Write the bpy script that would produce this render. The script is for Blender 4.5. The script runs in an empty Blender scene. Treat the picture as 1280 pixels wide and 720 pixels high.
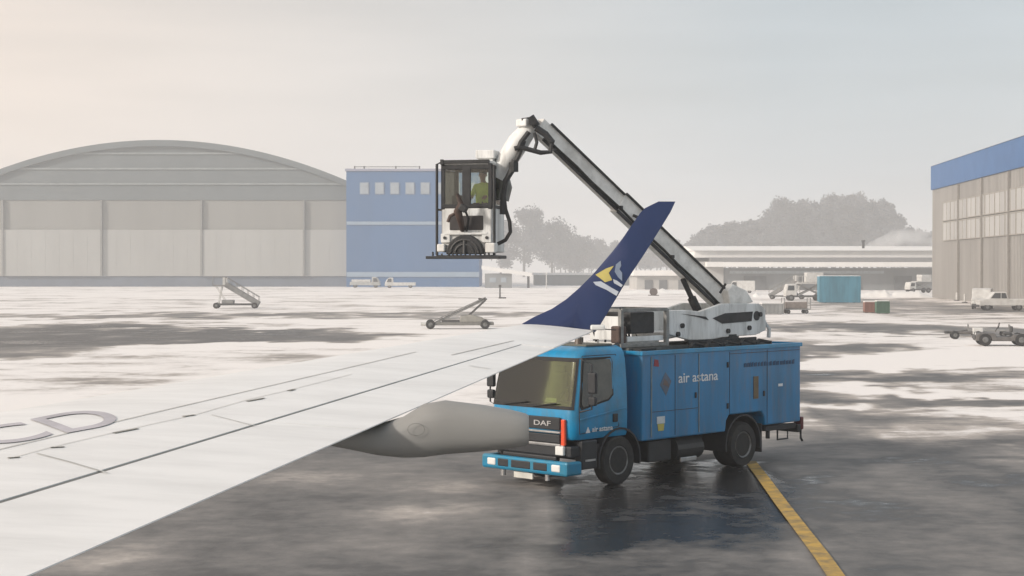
import bpy, bmesh, math, random
import numpy as np
from mathutils import Vector, Matrix, noise
from mathutils.bvhtree import BVHTree

random.seed(7)
R = math.radians
S = bpy.context.scene
C = S.collection

# ------------------------------------------------------------------ camera, light, exposure
CAM_Z = 4.4
F, HX, HY = 2030.0, 640.0, 336.0          # focal length in photo pixels, horizon row
cam_d = bpy.data.cameras.new('camera')
cam = bpy.data.objects.new('camera', cam_d); C.objects.link(cam)
cam_d.sensor_width = 36.0
cam_d.lens = 36.0 * F / 1280.0
cam_d.clip_start = 0.1; cam_d.clip_end = 20000
cam.location = (0, 0, CAM_Z)
cam.rotation_euler = (R(90) - math.atan(24 / F), 0, 0)
S.camera = cam

SUN_EL, SUN_AZ = 24.0, -118.0   # azimuth measured from +Y (view) clockwise: from the left, a little behind
sun_dir = Vector((math.sin(R(SUN_AZ)) * math.cos(R(SUN_EL)), math.cos(R(SUN_AZ)) * math.cos(R(SUN_EL)), math.sin(R(SUN_EL))))
w = bpy.data.worlds.new('World'); S.world = w; w.use_nodes = True
nt = w.node_tree; nt.nodes.clear()
sky = nt.nodes.new('ShaderNodeTexSky'); sky.sky_type = 'NISHITA'; sky.sun_disc = False
sky.sun_elevation = R(SUN_EL); sky.sun_rotation = R(SUN_AZ)
sky.air_density = 1.2; sky.dust_density = 5.0; sky.ozone_density = 1.5
tc = nt.nodes.new('ShaderNodeTexCoord')
mp = nt.nodes.new('ShaderNodeMapping'); mp.inputs['Scale'].default_value = (1.2, 1.2, 9.0)
cn = nt.nodes.new('ShaderNodeTexNoise'); cn.inputs['Scale'].default_value = 1.3; cn.inputs['Detail'].default_value = 6
cr = nt.nodes.new('ShaderNodeMapRange'); cr.inputs[1].default_value = 0.35; cr.inputs[2].default_value = 0.7
cr.inputs[3].default_value = 0.55; cr.inputs[4].default_value = 0.90
sx = nt.nodes.new('ShaderNodeSeparateXYZ')
gx = nt.nodes.new('ShaderNodeMapRange'); gx.inputs[1].default_value = -0.34; gx.inputs[2].default_value = 0.16
cg = nt.nodes.new('ShaderNodeMix'); cg.data_type = 'RGBA'
cg.inputs[6].default_value = (10.4, 8.8, 7.6, 1)      # thin high cloud, warmer on the sun's side
cg.inputs[7].default_value = (6.15, 6.95, 7.5, 1)
mx = nt.nodes.new('ShaderNodeMix'); mx.data_type = 'RGBA'
bg = nt.nodes.new('ShaderNodeBackground'); bg.inputs['Strength'].default_value = 0.10
out = nt.nodes.new('ShaderNodeOutputWorld')
L = nt.links.new
L(tc.outputs['Generated'], mp.inputs['Vector']); L(mp.outputs[0], cn.inputs['Vector']); L(cn.outputs['Fac'], cr.inputs[0])
L(tc.outputs['Generated'], sx.inputs[0]); L(sx.outputs['X'], gx.inputs[0]); L(gx.outputs[0], cg.inputs[0])
L(cr.outputs[0], mx.inputs[0]); L(sky.outputs[0], mx.inputs[6]); L(cg.outputs[2], mx.inputs[7])
L(mx.outputs[2], bg.inputs['Color']); L(bg.outputs[0], out.inputs['Surface'])

sd = bpy.data.lights.new('sun', 'SUN'); sd.energy = 3.0; sd.angle = R(5); sd.color = (1.0, 0.92, 0.84)
so = bpy.data.objects.new('sun', sd); C.objects.link(so)
so.rotation_euler = (-sun_dir).to_track_quat('-Z', 'Y').to_euler()
S.view_settings.view_transform = 'Standard'; S.view_settings.look = 'None'
S.view_settings.gamma = 1; S.view_settings.exposure = 0.07
S.render.engine = 'CYCLES'
S.cycles.use_denoising = True
S.cycles.max_bounces = 6; S.cycles.volume_bounces = 2
S.cycles.transparent_max_bounces = 16
S.cycles.use_fast_gi = False
HAZE_DENSITY = 0.00095

# ------------------------------------------------------------------ helpers
def W(px, py, Y):
    """world point seen in the photograph at px,py and standing Y metres ahead"""
    return Vector(((px - HX) / F * Y, Y, CAM_Z - (py - HY) / F * Y))

def G(px, py):
    Y = CAM_Z * F / (py - HY)
    return Vector(((px - HX) / F * Y, Y, 0))

MATS = {}
def mat(name, col, rough=0.6, metal=0.0, var=0.12, scale=3.0, bump=0.0, bscale=30.0, col2=None, streak=False, stretch=None, dirt=0, spec=None, coat=0):
    if name in MATS: return MATS[name]
    m = bpy.data.materials.new(name); m.use_nodes = True
    n = m.node_tree; b = n.nodes['Principled BSDF']
    tcn = n.nodes.new('ShaderNodeTexCoord'); mpn = n.nodes.new('ShaderNodeMapping')
    if streak: mpn.inputs['Scale'].default_value = (1, 1, 0.15)
    if stretch: mpn.inputs['Scale'].default_value = stretch
    no = n.nodes.new('ShaderNodeTexNoise'); no.inputs['Scale'].default_value = scale; no.inputs['Detail'].default_value = 7
    no.inputs['Roughness'].default_value = 0.62
    rp = n.nodes.new('ShaderNodeValToRGB')
    c2 = col2 if col2 else tuple(max(0, c * (1 - var * 2)) for c in col)
    rp.color_ramp.elements[0].position = 0.32; rp.color_ramp.elements[0].color = (*c2, 1)
    rp.color_ramp.elements[1].position = 0.60; rp.color_ramp.elements[1].color = (*col, 1)
    k = n.links.new
    k(tcn.outputs['Object'], mpn.inputs['Vector']); k(mpn.outputs[0], no.inputs['Vector'])
    k(no.outputs['Fac'], rp.inputs[0]); k(rp.outputs[0], b.inputs['Base Color'])
    if dirt:
        m2 = n.nodes.new('ShaderNodeMapping'); m2.inputs['Scale'].default_value = (1, 1, .22)
        n2 = n.nodes.new('ShaderNodeTexNoise'); n2.inputs['Scale'].default_value = 5.5; n2.inputs['Detail'].default_value = 9; n2.inputs['Roughness'].default_value = .68
        r2 = n.nodes.new('ShaderNodeMapRange'); r2.inputs[1].default_value = .50; r2.inputs[2].default_value = .78; r2.inputs[4].default_value = dirt
        mm_ = n.nodes.new('ShaderNodeMix'); mm_.data_type = 'RGBA'; mm_.inputs[7].default_value = (.13, .125, .115, 1)
        k(tcn.outputs['Object'], m2.inputs[0]); k(m2.outputs[0], n2.inputs['Vector']); k(n2.outputs['Fac'], r2.inputs[0])
        k(r2.outputs[0], mm_.inputs[0]); k(rp.outputs[0], mm_.inputs[6]); k(mm_.outputs[2], b.inputs['Base Color'])
    rr = n.nodes.new('ShaderNodeMapRange'); rr.inputs[3].default_value = min(1, rough + .12); rr.inputs[4].default_value = max(.02, rough - .05)
    k(no.outputs['Fac'], rr.inputs[0]); k(rr.outputs[0], b.inputs['Roughness'])
    b.inputs['Metallic'].default_value = metal
    if spec is not None: b.inputs['Specular IOR Level'].default_value = spec
    if coat: b.inputs['Coat Weight'].default_value = coat; b.inputs['Coat Roughness'].default_value = .12
    if bump:
        bn = n.nodes.new('ShaderNodeTexNoise'); bn.inputs['Scale'].default_value = bscale; bn.inputs['Detail'].default_value = 4
        bp = n.nodes.new('ShaderNodeBump'); bp.inputs['Strength'].default_value = bump; bp.inputs['Distance'].default_value = .02
        k(tcn.outputs['Object'], bn.inputs['Vector']); k(bn.outputs['Fac'], bp.inputs['Height']); k(bp.outputs[0], b.inputs['Normal'])
    MATS[name] = m
    return m

def glass(name, tint, alpha_mix=0.5, rough=0.04):
    if name in MATS: return MATS[name]
    m = bpy.data.materials.new(name); m.use_nodes = True
    n = m.node_tree; n.nodes.clear(); k = n.links.new
    o = n.nodes.new('ShaderNodeOutputMaterial'); t = n.nodes.new('ShaderNodeBsdfTransparent'); t.inputs[0].default_value = (*tint, 1)
    g = n.nodes.new('ShaderNodeBsdfGlossy'); g.inputs['Roughness'].default_value = rough; g.inputs[0].default_value = (.9, .9, .9, 1)
    f = n.nodes.new('ShaderNodeFresnel'); f.inputs[0].default_value = 1.5
    a = n.nodes.new('ShaderNodeMath'); a.operation = 'ADD'; a.inputs[1].default_value = alpha_mix * .1; a.use_clamp = True
    mxs = n.nodes.new('ShaderNodeMixShader')
    k(f.outputs[0], a.inputs[0]); k(a.outputs[0], mxs.inputs[0]); k(t.outputs[0], mxs.inputs[1]); k(g.outputs[0], mxs.inputs[2]); k(mxs.outputs[0], o.inputs[0])
    MATS[name] = m
    return m

class MB:
    def __init__(s, M=None):
        s.bm = bmesh.new(); s.M = M or Matrix.Identity(4)
    def v(s, p): return s.bm.verts.new(s.M @ Vector(p))
    def face(s, vs, mi=0):
        try: f = s.bm.faces.new(vs); f.material_index = mi; return f
        except ValueError: return None
    def poly(s, pts, mi=0): return s.face([s.v(p) for p in pts], mi)
    def box(s, c, d, rot=None, mi=0, taper=1.0):
        hx, hy, hz = d[0] / 2, d[1] / 2, d[2] / 2
        vs = []
        for z in (-1, 1):
            t = taper if z > 0 else 1
            for x, y in ((-1, -1), (1, -1), (1, 1), (-1, 1)):
                p = Vector((x * hx * t, y * hy * t, z * hz))
                if rot: p = rot @ p
                vs.append(s.v(p + Vector(c)))
        for f in ((3, 2, 1, 0), (4, 5, 6, 7), (0, 1, 5, 4), (1, 2, 6, 5), (2, 3, 7, 6), (3, 0, 4, 7)):
            s.face([vs[i] for i in f], mi)
        return s
    def bb(s, x0, x1, y0, y1, z0, z1, mi=0):
        return s.box(((x0 + x1) / 2, (y0 + y1) / 2, (z0 + z1) / 2), (abs(x1 - x0), abs(y1 - y0), abs(z1 - z0)), mi=mi)
    def prism(s, pts, y0, y1, mi=0):           # pts in x,z ; extruded along y
        a = [s.v((p[0], y0, p[1])) for p in pts]; b = [s.v((p[0], y1, p[1])) for p in pts]
        n = len(pts)
        s.face(a, mi); s.face(list(reversed(b)), mi)
        for i in range(n):
            s.face([a[(i + 1) % n], a[i], b[i], b[(i + 1) % n]], mi)
        return s
    def prismx(s, pts, x0, x1, mi=0):          # pts in y,z ; extruded along x
        a = [s.v((x0, p[0], p[1])) for p in pts]; b = [s.v((x1, p[0], p[1])) for p in pts]
        n = len(pts)
        s.face(list(reversed(a)), mi); s.face(b, mi)
        for i in range(n):
            s.face([a[i], a[(i + 1) % n], b[(i + 1) % n], b[i]], mi)
        return s
    def loft(s, rings, caps=True, mi=0, closed=True):
        rv = [[s.v(p) for p in r] for r in rings]
        n = len(rings[0])
        for a, b in zip(rv, rv[1:]):
            for i in range(n if closed else n - 1):
                j = (i + 1) % n
                s.face([a[i], a[j], b[j], b[i]], mi)
        if caps: s.face(list(reversed(rv[0])), mi); s.face(rv[-1], mi)
        return s
    def tube(s, pts, r, n=8, mi=0):
        pts = [Vector(p) for p in pts]
        rs = r if isinstance(r, (list, tuple)) else [r] * len(pts)
        rings = []
        for i, p in enumerate(pts):
            t = (pts[min(i + 1, len(pts) - 1)] - pts[max(i - 1, 0)]).normalized()
            a = t.cross(Vector((0, 0, 1)) if abs(t.z) < .95 else Vector((0, 1, 0))).normalized(); b = t.cross(a)
            rings.append([p + (a * math.cos(2 * math.pi * k / n) + b * math.sin(2 * math.pi * k / n)) * rs[i] for k in range(n)])
        return s.loft(rings, mi=mi)
    def bar(s, p0, p1, w_, h_, mi=0, up=(0, 0, 1)):
        p0, p1 = Vector(p0), Vector(p1); t = (p1 - p0).normalized()
        a = t.cross(Vector(up)).normalized(); b = a.cross(t)
        q = [(-.5, -.5), (.5, -.5), (.5, .5), (-.5, .5)]
        return s.loft([[p + a * x * w_ + b * y * h_ for x, y in q] for p in (p0, p1)], mi=mi)
    def lathe(s, c, prof, n=28, mi=0):         # prof (radius, y offset) about the local y axis at c
        rings = []
        for r_, o in prof:
            rings.append([(c[0] + r_ * math.cos(2 * math.pi * k / n), c[1] + o, c[2] + r_ * math.sin(2 * math.pi * k / n)) for k in range(n)])
        return s.loft(rings, mi=mi)
    def build_each(s, name, mats, parent=None, bevel=0, smooth=None):
        """every loose piece becomes an object of its own"""
        s.bm.verts.ensure_lookup_table(); seen = set(); res = []
        for v0 in s.bm.verts:
            if v0 in seen: continue
            st, comp = [v0], []
            seen.add(v0)
            while st:
                v = st.pop(); comp.append(v)
                for e in v.link_edges:
                    o = e.other_vert(v)
                    if o not in seen: seen.add(o); st.append(o)
            mb = MB(); mp_ = {v: mb.bm.verts.new(v.co) for v in comp}
            for f in {f for v in comp for f in v.link_faces}: mb.face([mp_[v] for v in f.verts], f.material_index)
            res.append(mb.build(name, mats, parent, bevel, smooth))
        s.bm.free()
        return res
    def build(s, name, mats, parent=None, bevel=0, smooth=None, loc=None, rotz=0):
        bmesh.ops.recalc_face_normals(s.bm, faces=s.bm.faces)
        me = bpy.data.meshes.new(name); s.bm.to_mesh(me); s.bm.free()
        for m in (mats if isinstance(mats, (list, tuple)) else [mats]): me.materials.append(m)
        if smooth:
            me.shade_smooth(); me.set_sharp_from_angle(angle=R(smooth))
        o = bpy.data.objects.new(name, me); C.objects.link(o)
        if parent: o.parent = parent
        if loc: o.location = loc; o.rotation_euler = (0, 0, rotz)
        if bevel:
            b = o.modifiers.new('bevel', 'BEVEL'); b.width = bevel; b.segments = 2; b.limit_method = 'ANGLE'; b.angle_limit = R(40)
        return o

def tag(o, label=None, cat=None, group=None, kind=None):
    if label: o['label'] = label
    if cat: o['category'] = cat
    if group: o['group'] = group
    if kind: o['kind'] = kind
    return o
def thing(name, loc, label, cat, rotz=0, group=None):
    o = bpy.data.objects.new(name, None); C.objects.link(o); o.location = loc; o.rotation_euler = (0, 0, rotz)
    o.empty_display_size = .3
    return tag(o, label, cat, group)
def children(o): return [c for c in bpy.data.objects if c.parent == o]
def copy_tree(o, parent=None):
    c = o.copy(); C.objects.link(c); c.parent = parent
    for ch in children(o): copy_tree(ch, c)
    return c

def text_mesh(body, size, depth=.004):
    cu = bpy.data.curves.new('t', 'FONT'); cu.body = body; cu.size = size; cu.extrude = depth; cu.offset = size * .006
    ob = bpy.data.objects.new('t', cu); C.objects.link(ob)
    dg = bpy.context.evaluated_depsgraph_get(); dg.update()
    me = bpy.data.meshes.new_from_object(ob.evaluated_get(dg))
    bpy.data.objects.remove(ob); bpy.data.curves.remove(cu)
    me.materials.clear()
    return me
def text(name, body, size, M, m, parent, width=None):
    me = text_mesh(body, size)
    if width:
        xs = [v.co.x for v in me.vertices]; k = width / (max(xs) - min(xs))
        me.transform(Matrix.Diagonal((k, 1, 1, 1)))
    me.transform(M); me.materials.append(m)
    o = bpy.data.objects.new(name, me); C.objects.link(o); o.parent = parent
    return o

# ------------------------------------------------------------------ materials
blue_paint = mat('truck blue paint', (.003, .245, .49), .30, 0, .10, 1.6, col2=(.008, .175, .32), coat=.25, dirt=.45)
blue_box = mat('truck box blue', (.003, .190, .425), .38, 0, .10, 2.2, col2=(.010, .135, .28), streak=True, coat=.25, dirt=.6)
white_paint = mat('weathered white paint', (.76, .77, .76), .45, 0, .12, 2.5, col2=(.54, .54, .52), streak=True, dirt=.6)
grey_paint = mat('boom grey', (.84, .83, .80), .5, .0, .1, 3, col2=(.58, .57, .54))
dark_metal = mat('dark metal', (.035, .036, .038), .55, .3, .2, 6)
black_rub = mat('rubber', (.018, .018, .019), .8, 0, .15, 8, col2=(.035, .033, .03))
rim_m = mat('rim', (.22, .22, .22), .45, .5, .2, 6, col2=(.10, .10, .09))
brown_m = mat('rusty brown', (.075, .045, .035), .6, 0, .3, 8)
chrome = mat('worn steel', (.5, .5, .5), .35, .7, .2, 5)
lamp_m = mat('lamp lens', (.75, .76, .74), .15, 0, .05, 5)
orange_m = mat('orange lens', (.80, .09, .03), .25, 0, .1, 5)
white_let = mat('white lettering', (.72, .74, .76), .5, 0, .05, 5)
cab_glass = glass('cab glass', (.62, .68, .44), .3, .04)
op_glass = glass('cabin glass', (.90, .93, .91), .1, .02)
interior = mat('cab interior', (.10, .10, .065), .8, 0, .3, 1.5, col2=(.05, .05, .04))

# ------------------------------------------------------------------ ground
def h2(ix, iy, seed):
    a = np.sin(ix * 127.1 + iy * 311.7 + seed * 74.7) * 43758.5453
    return a - np.floor(a)
def vnoise(x, y, seed=0):
    ix, iy = np.floor(x), np.floor(y); fx, fy = x - ix, y - iy
    fx = fx * fx * (3 - 2 * fx); fy = fy * fy * (3 - 2 * fy)
    return (h2(ix, iy, seed) * (1 - fx) + h2(ix + 1, iy, seed) * fx) * (1 - fy) + (h2(ix, iy + 1, seed) * (1 - fx) + h2(ix + 1, iy + 1, seed) * fx) * fy
def fbm(x, y, seed=0, oct=4):
    a, s_, t = .5, 0, 0
    for i in range(oct):
        s_ = s_ + a * vnoise(x * 2 ** i, y * 2 ** i, seed + i); t += a; a *= .5
    return s_ / t

def build_ground():
    rows = np.concatenate([np.linspace(-80, 16, 14), np.geomspace(18, 520, 470), np.geomspace(560, 2500, 24)])
    ncol = 360
    t = np.linspace(-1, 1, ncol)
    Y = np.repeat(rows[:, None], ncol, 1); X = t[None, :] * (60 + .52 * np.abs(Y))
    # patches are given as ground positions read off the photograph; the wear has its own ragged outline
    Ys = np.maximum(Y, 8)
    wx = (fbm(X * .09, Y * .05, 3) - .5); wy = (fbm(X * .07 + 9, Y * .045, 8) - .5)
    wx = wx + .45 * (fbm(X * .45, Y * .22, 41) - .5); wy = wy + .75 * (fbm(X * .38, Y * .16, 43) - .5) + .35 * (fbm(X * 1.3, Y * .5, 47) - .5)
    px = HX + F * X / Ys + wx * 130; py = HY + F * CAM_Z / Ys
    py = py + wy * (py - HY) * .20
    d = .13 + (fbm(X * .05, Y * .03, 5) - .5) * .30 + (fbm(X * .35, Y * .13, 6, 5) - .5) * .34
    def ell(cx, cy, rx, ry, k, soft=.55):
        q = ((px - cx) / rx) ** 2 + ((py - cy) / ry) ** 2
        return k * np.clip((1 + soft - q) / (2 * soft), 0, 1)
    def band(y0, y1, x0, x1, k, sx_=60, sy=4, sl=0):
        yy = py - sl * (px - x0)
        return k * np.clip((yy - y0) / sy, 0, 1) * np.clip((y1 - yy) / sy, 0, 1) * np.clip((px - x0) / sx_, 0, 1) * np.clip((x1 - px) / sx_, 0, 1)
    P = [band(373, 379, -900, 300, .30, 60, 2), band(389, 400, -900, 700, .62, 60, 3), ell(430, 388, 260, 12, .22),
         ell(520, 372, 130, 5, .18),
         ell(170, 419, 330, 14, 1.0), ell(330, 424, 190, 7, .7), ell(-10, 432, 190, 18, .75), ell(90, 447, 150, 3, .3),
         ell(120, 478, 190, 8, .28), ell(40, 505, 120, 4, .45), ell(260, 470, 120, 4, .2),
         band(530, 2000, -900, 690, .84, 60, 30),
         band(371, 400, 985, 1700, .58, 60, 8), band(396, 412, 760, 1700, .80, 60, 5, .025), ell(1010, 455, 130, 32, .42), ell(1150, 470, 220, 14, .36), ell(1250, 395, 120, 12, .3),
         ell(1040, 441, 130, 8, .8), ell(1120, 447, 70, 2, .35), ell(1080, 470, 160, 5, .85), ell(1010, 462, 60, 9, .5),
         ell(1150, 493, 260, 10, .85), ell(1270, 497, 110, 4, .5), ell(990, 492, 40, 30, .4),
         band(498, 560, 560, 1900, .60, 80, 14), band(536, 2000, 620, 2400, .86, 80, 14), ell(1290, 548, 190, 20, .28),
         band(576, 2000, 640, 975, 1.25, 40, 14)]
    brk = .62 + .8 * fbm(X * .5, Y * .20, 51, 5)
    for p in P: d = np.maximum(d, np.minimum(p * brk, 1))
    for cx, cy, rx, ry, k in ((1180, 450, 130, 7, .5), (1100, 483, 60, 3, .5), (1230, 486, 120, 3.5, .8), (1075, 452, 60, 3, .6), (330, 434, 130, 3, .7), (1080, 503, 40, 4, .4), (250, 408, 120, 2, .5), (1190, 513, 120, 4, .3)):
        d = d - ell(cx, cy, rx, ry, k, .8) * brk
    d = .05 + .80 * d
    wet = band(574, 2000, 655, 985, 1.0, 30, 8) * np.clip(1.5 - (py - 620) / 90, 0, 1)
    d = np.maximum(d, wet * (.88 + .2 * fbm(X * .8, Y * .8, 61)))
    # tyre tracks through the slush and a curved wet edge
    def track(pts, wdt, k):
        nonlocal d
        best = np.full(X.shape, 1e9)
        for a, b in zip(pts, pts[1:]):
            ax, ay = a; bx, by = b; ux, uy = bx - ax, by - ay; l2 = ux * ux + uy * uy
            tt = np.clip(((X - ax) * ux + (Y - ay) * uy) / l2, 0, 1)
            best = np.minimum(best, np.hypot(X - ax - tt * ux, Y - ay - tt * uy))
        d = d + k * np.clip(1.4 - best / wdt, 0, 1) * (.75 + .8 * fbm(X, Y, 21))
    g2 = lambda *q: [tuple(G(*a)[:2]) for a in q]
    track(g2((1040, 574), (1150, 580), (1205, 596), (1265, 625), (1330, 665)), .23, .40)
    track(g2((1150, 574), (1225, 582), (1290, 600), (1350, 622)), .23, .40)
    track(g2((1160, 571), (1280, 573), (1400, 577)), .24, .34)
    track(g2((985, 620), (1010, 598), (1062, 588), (1085, 576), (1140, 571)), .26, .36)
    track(g2((1010, 510), (1060, 535), (1085, 552)), .35, .14); track(g2((1060, 515), (1105, 535)), .35, .14)
    d = np.clip(np.where(wet > .3, d, np.minimum(d, .84)), 0, 1)
    Z = (fbm(X * .12, Y * .12, 31) - .5) * .05 * np.clip(1 - d * 1.6, 0, 1)
    co = np.stack([X, Y, Z], -1).reshape(-1, 3)
    nr = len(rows)
    i = np.arange(nr - 1)[:, None] * ncol + np.arange(ncol - 1)[None, :]
    faces = np.stack([i, i + 1, i + ncol + 1, i + ncol], -1).reshape(-1, 4)
    me = bpy.data.meshes.new('ground')
    me.vertices.add(len(co)); me.vertices.foreach_set('co', co.ravel())
    me.loops.add(faces.size); me.loops.foreach_set('vertex_index', faces.ravel().astype(np.int32))
    me.polygons.add(len(faces)); me.polygons.foreach_set('loop_start', np.arange(0, faces.size, 4, dtype=np.int32))
    me.update(calc_edges=True); me.shade_smooth()
    at = me.attributes.new('cleared', 'FLOAT', 'POINT'); at.data.foreach_set('value', d.ravel().astype(np.float32))
    m = bpy.data.materials.new('snow slush and wet tarmac'); m.use_nodes = True
    n = m.node_tree; b = n.nodes['Principled BSDF']; k = n.links.new
    an = n.nodes.new('ShaderNodeAttribute'); an.attribute_name = 'cleared'
    tcn = n.nodes.new('ShaderNodeTexCoord')
    def nz(sc, det, rgh=.6, st=(1, 1, 1)):
        mpn = n.nodes.new('ShaderNodeMapping'); mpn.inputs['Scale'].default_value = st
        q = n.nodes.new('ShaderNodeTexNoise'); q.inputs['Scale'].default_value = sc; q.inputs['Detail'].default_value = det; q.inputs['Roughness'].default_value = rgh
        k(tcn.outputs['Object'], mpn.inputs[0]); k(mpn.outputs[0], q.inputs['Vector']); return q.outputs['Fac']
    def mth(op, a, b_, clamp=False):
        q = n.nodes.new('ShaderNodeMath'); q.operation = op; q.use_clamp = clamp
        for idx, x in enumerate((a, b_)):
            if isinstance(x, (int, float)): q.inputs[idx].default_value = x
            else: k(x, q.inputs[idx])
        return q.outputs[0]
    na = nz(.30, 8, .62, (.75, 1, 1)); nb = nz(2.2, 6, .6)
    nc = nz(.085, 6, .6, (.55, 1, 1)); gain = mth('MAXIMUM', mth('MINIMUM', mth('ADD', mth('MULTIPLY', an.outputs['Fac'], 1.5), .26), mth('SUBTRACT', 1.65, mth('MULTIPLY', an.outputs['Fac'], 1.9))), .30); amp = mth('MULTIPLY', gain, mth('ADD', mth('MULTIPLY', mth('SUBTRACT', na, .5), 2.3), mth('MULTIPLY', mth('SUBTRACT', nc, .5), 2.1)))
    amp2 = mth('MULTIPLY', mth('SUBTRACT', nb, .5), .40)
    fac = mth('ADD', mth('ADD', an.outputs['Fac'], amp), amp2, True)
    rp = n.nodes.new('ShaderNodeValToRGB'); cr_ = rp.color_ramp
    cr_.elements[0].position = .12; cr_.elements[0].color = (.84, .81, .785, 1)
    cr_.elements[1].position = .97; cr_.elements[1].color = (.022, .022, .023, 1)
    for ps, cc in ((.27, (.72, .69, .665)), (.42, (.42, .385, .355)), (.60, (.235, .224, .214)), (.80, (.130, .128, .126))):
        e = cr_.elements.new(ps); e.color = (*cc, 1)
    k(fac, rp.inputs[0]); k(rp.outputs[0], b.inputs['Base Color'])
    rg = n.nodes.new('ShaderNodeValToRGB'); rr = rg.color_ramp
    rr.elements[0].position = .3; rr.elements[0].color = (.9, .9, .9, 1); rr.elements[1].position = .99; rr.elements[1].color = (.20, .20, .20, 1)
    e = rr.elements.new(.84); e.color = (.62, .62, .62, 1)
    k(fac, rg.inputs[0]); k(rg.outputs[0], b.inputs['Roughness'])
    bp = n.nodes.new('ShaderNodeBump'); bp.inputs['Strength'].default_value = .35; bp.inputs['Distance'].default_value = .06
    k(nb, bp.inputs['Height']); k(bp.outputs[0], b.inputs['Normal'])
    b.inputs['Specular IOR Level'].default_value = .2
    me.materials.append(m)
    o = bpy.data.objects.new('ground', me); C.objects.link(o); tag(o, kind='structure')
build_ground()

yel = mat('yellow line paint', (.50, .31, .05), .6, 0, .25, 3, col2=(.17, .13, .07))
mb = MB()
lp = [G(938, 578), G(952, 596), G(978, 632), G(1030, 700), G(1120, 830)]
for a, b in zip(lp, lp[1:]):
    q = Vector((.13, 0, 0)); z = Vector((0, 0, .03))
    mb.poly([a - q + z, a + q + z, b + q + z, b - q + z])
tag(mb.build('painted_line', yel), kind='structure')

# ------------------------------------------------------------------ haze
hm = bpy.data.materials.new('haze'); hm.use_nodes = True
n = hm.node_tree; n.nodes.clear()
o_ = n.nodes.new('ShaderNodeOutputMaterial'); v_ = n.nodes.new('ShaderNodeVolumePrincipled')
v_.inputs['Color'].default_value = (.94, .945, .95, 1); v_.inputs['Density'].default_value = HAZE_DENSITY; v_.inputs['Anisotropy'].default_value = .25
n.links.new(v_.outputs[0], o_.inputs['Volume'])
tag(MB().bb(-1500, 1500, -130, 2560, -1.2, 70).build('haze', hm), kind='stuff', label='pale winter haze lying over the whole airfield', cat='haze')

# ------------------------------------------------------------------ arched hangar
h_roof = mat('hangar arch cladding', (.125, .148, .158), .7, 0, .08, .12, col2=(.105, .126, .135))
h_rib = mat('hangar cladding joint', (.23, .26, .265), .7, 0, .1, .5)
h_up = mat('hangar upper doors', (.25, .252, .24), .7, 0, .06, .1, streak=True)
h_door = mat('hangar doors', (.37, .375, .365), .7, 0, .07, .08, streak=True)
h_base = mat('hangar base band', (.12, .15, .20), .7, 0, .1, .2)
def arched_hangar():
    Y0 = 400.0; k = Y0 / F
    t = thing('arched_hangar', (W(200, 0, Y0).x, Y0, 0), 'huge grey hangar with a wide arched roof and pale sliding doors', 'hangar')
    zt = lambda py: CAM_Z - (py - HY) * k
    xs = np.linspace(-245, 245, 41)
    arc = [(x * k, zt(178 + 37 * (x / 200) ** 2)) for x in xs]
    z1 = zt(250)
    mb = MB(); mb.prism([(arc[0][0], z1)] + arc + [(arc[-1][0], z1)], 0, 1.2); mb.build('arch_fascia', h_roof, t)
    mb = MB()
    ro = [(x, z + .5) for x, z in arc]
    mb.loft([[(x, y, z) for x, z in ro + [(x, z - 1.0) for x, z in reversed(arc)]] for y in (-1.0, 75)])
    mb.build('roof', h_roof, t)
    mb = MB()
    for py in (192, 211, 230):
        z = zt(py); half = 200 * math.sqrt(max(0, (py - 179) / 37)) * k - 4 * k
        half = min(half, 240 * k)
        mb.bb(-half, half, -.35, 0, z - .22, z + .22)
    mb.build_each('cladding_joint', h_rib, t)
    mb = MB(); mb.bb(-243 * k, 243 * k, .3, 1.2, zt(287), z1); mb.build('upper_wall', h_up, t)
    ed = [-243, -196, -73, 52, 180, 243]
    for a, b in zip(ed, ed[1:]):
        mb = MB(); mb.bb(a * k + .12, b * k - .12, -.2 if ed.index(a) % 2 else .2, 1.2, zt(345), zt(287) - .02)
        nn = int((b - a) * k / 4)
        for i in range(1, nn + 1):
            x = a * k + (b - a) * k * i / (nn + 1); y = -.2 if ed.index(a) % 2 else .2
            mb.bb(x - .06, x + .06, y - .025, y, zt(344), zt(288))
        mb.build('sliding_door', h_door, t)
    mb = MB()
    for a in ed[1:-1]: mb.bb(a * k - .22, a * k + .22, -.5, .25, zt(345), z1 - .02)
    mb.build_each('door_post', mat('hangar posts', (.235, .24, .235), .7), t)
    MB().bb(-243 * k, 243 * k, .6, 1.3, 0, zt(345) - .02).build('base_band', h_base, t)
    mb = MB(); mb.bb(-243 * k, -243 * k + .5, 1.3, 74, 0, z1); mb.bb(243 * k - .5, 243 * k, 1.3, 74, 0, z1 + 2); mb.build_each('side_wall', h_up, t)
arched_hangar()

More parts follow.
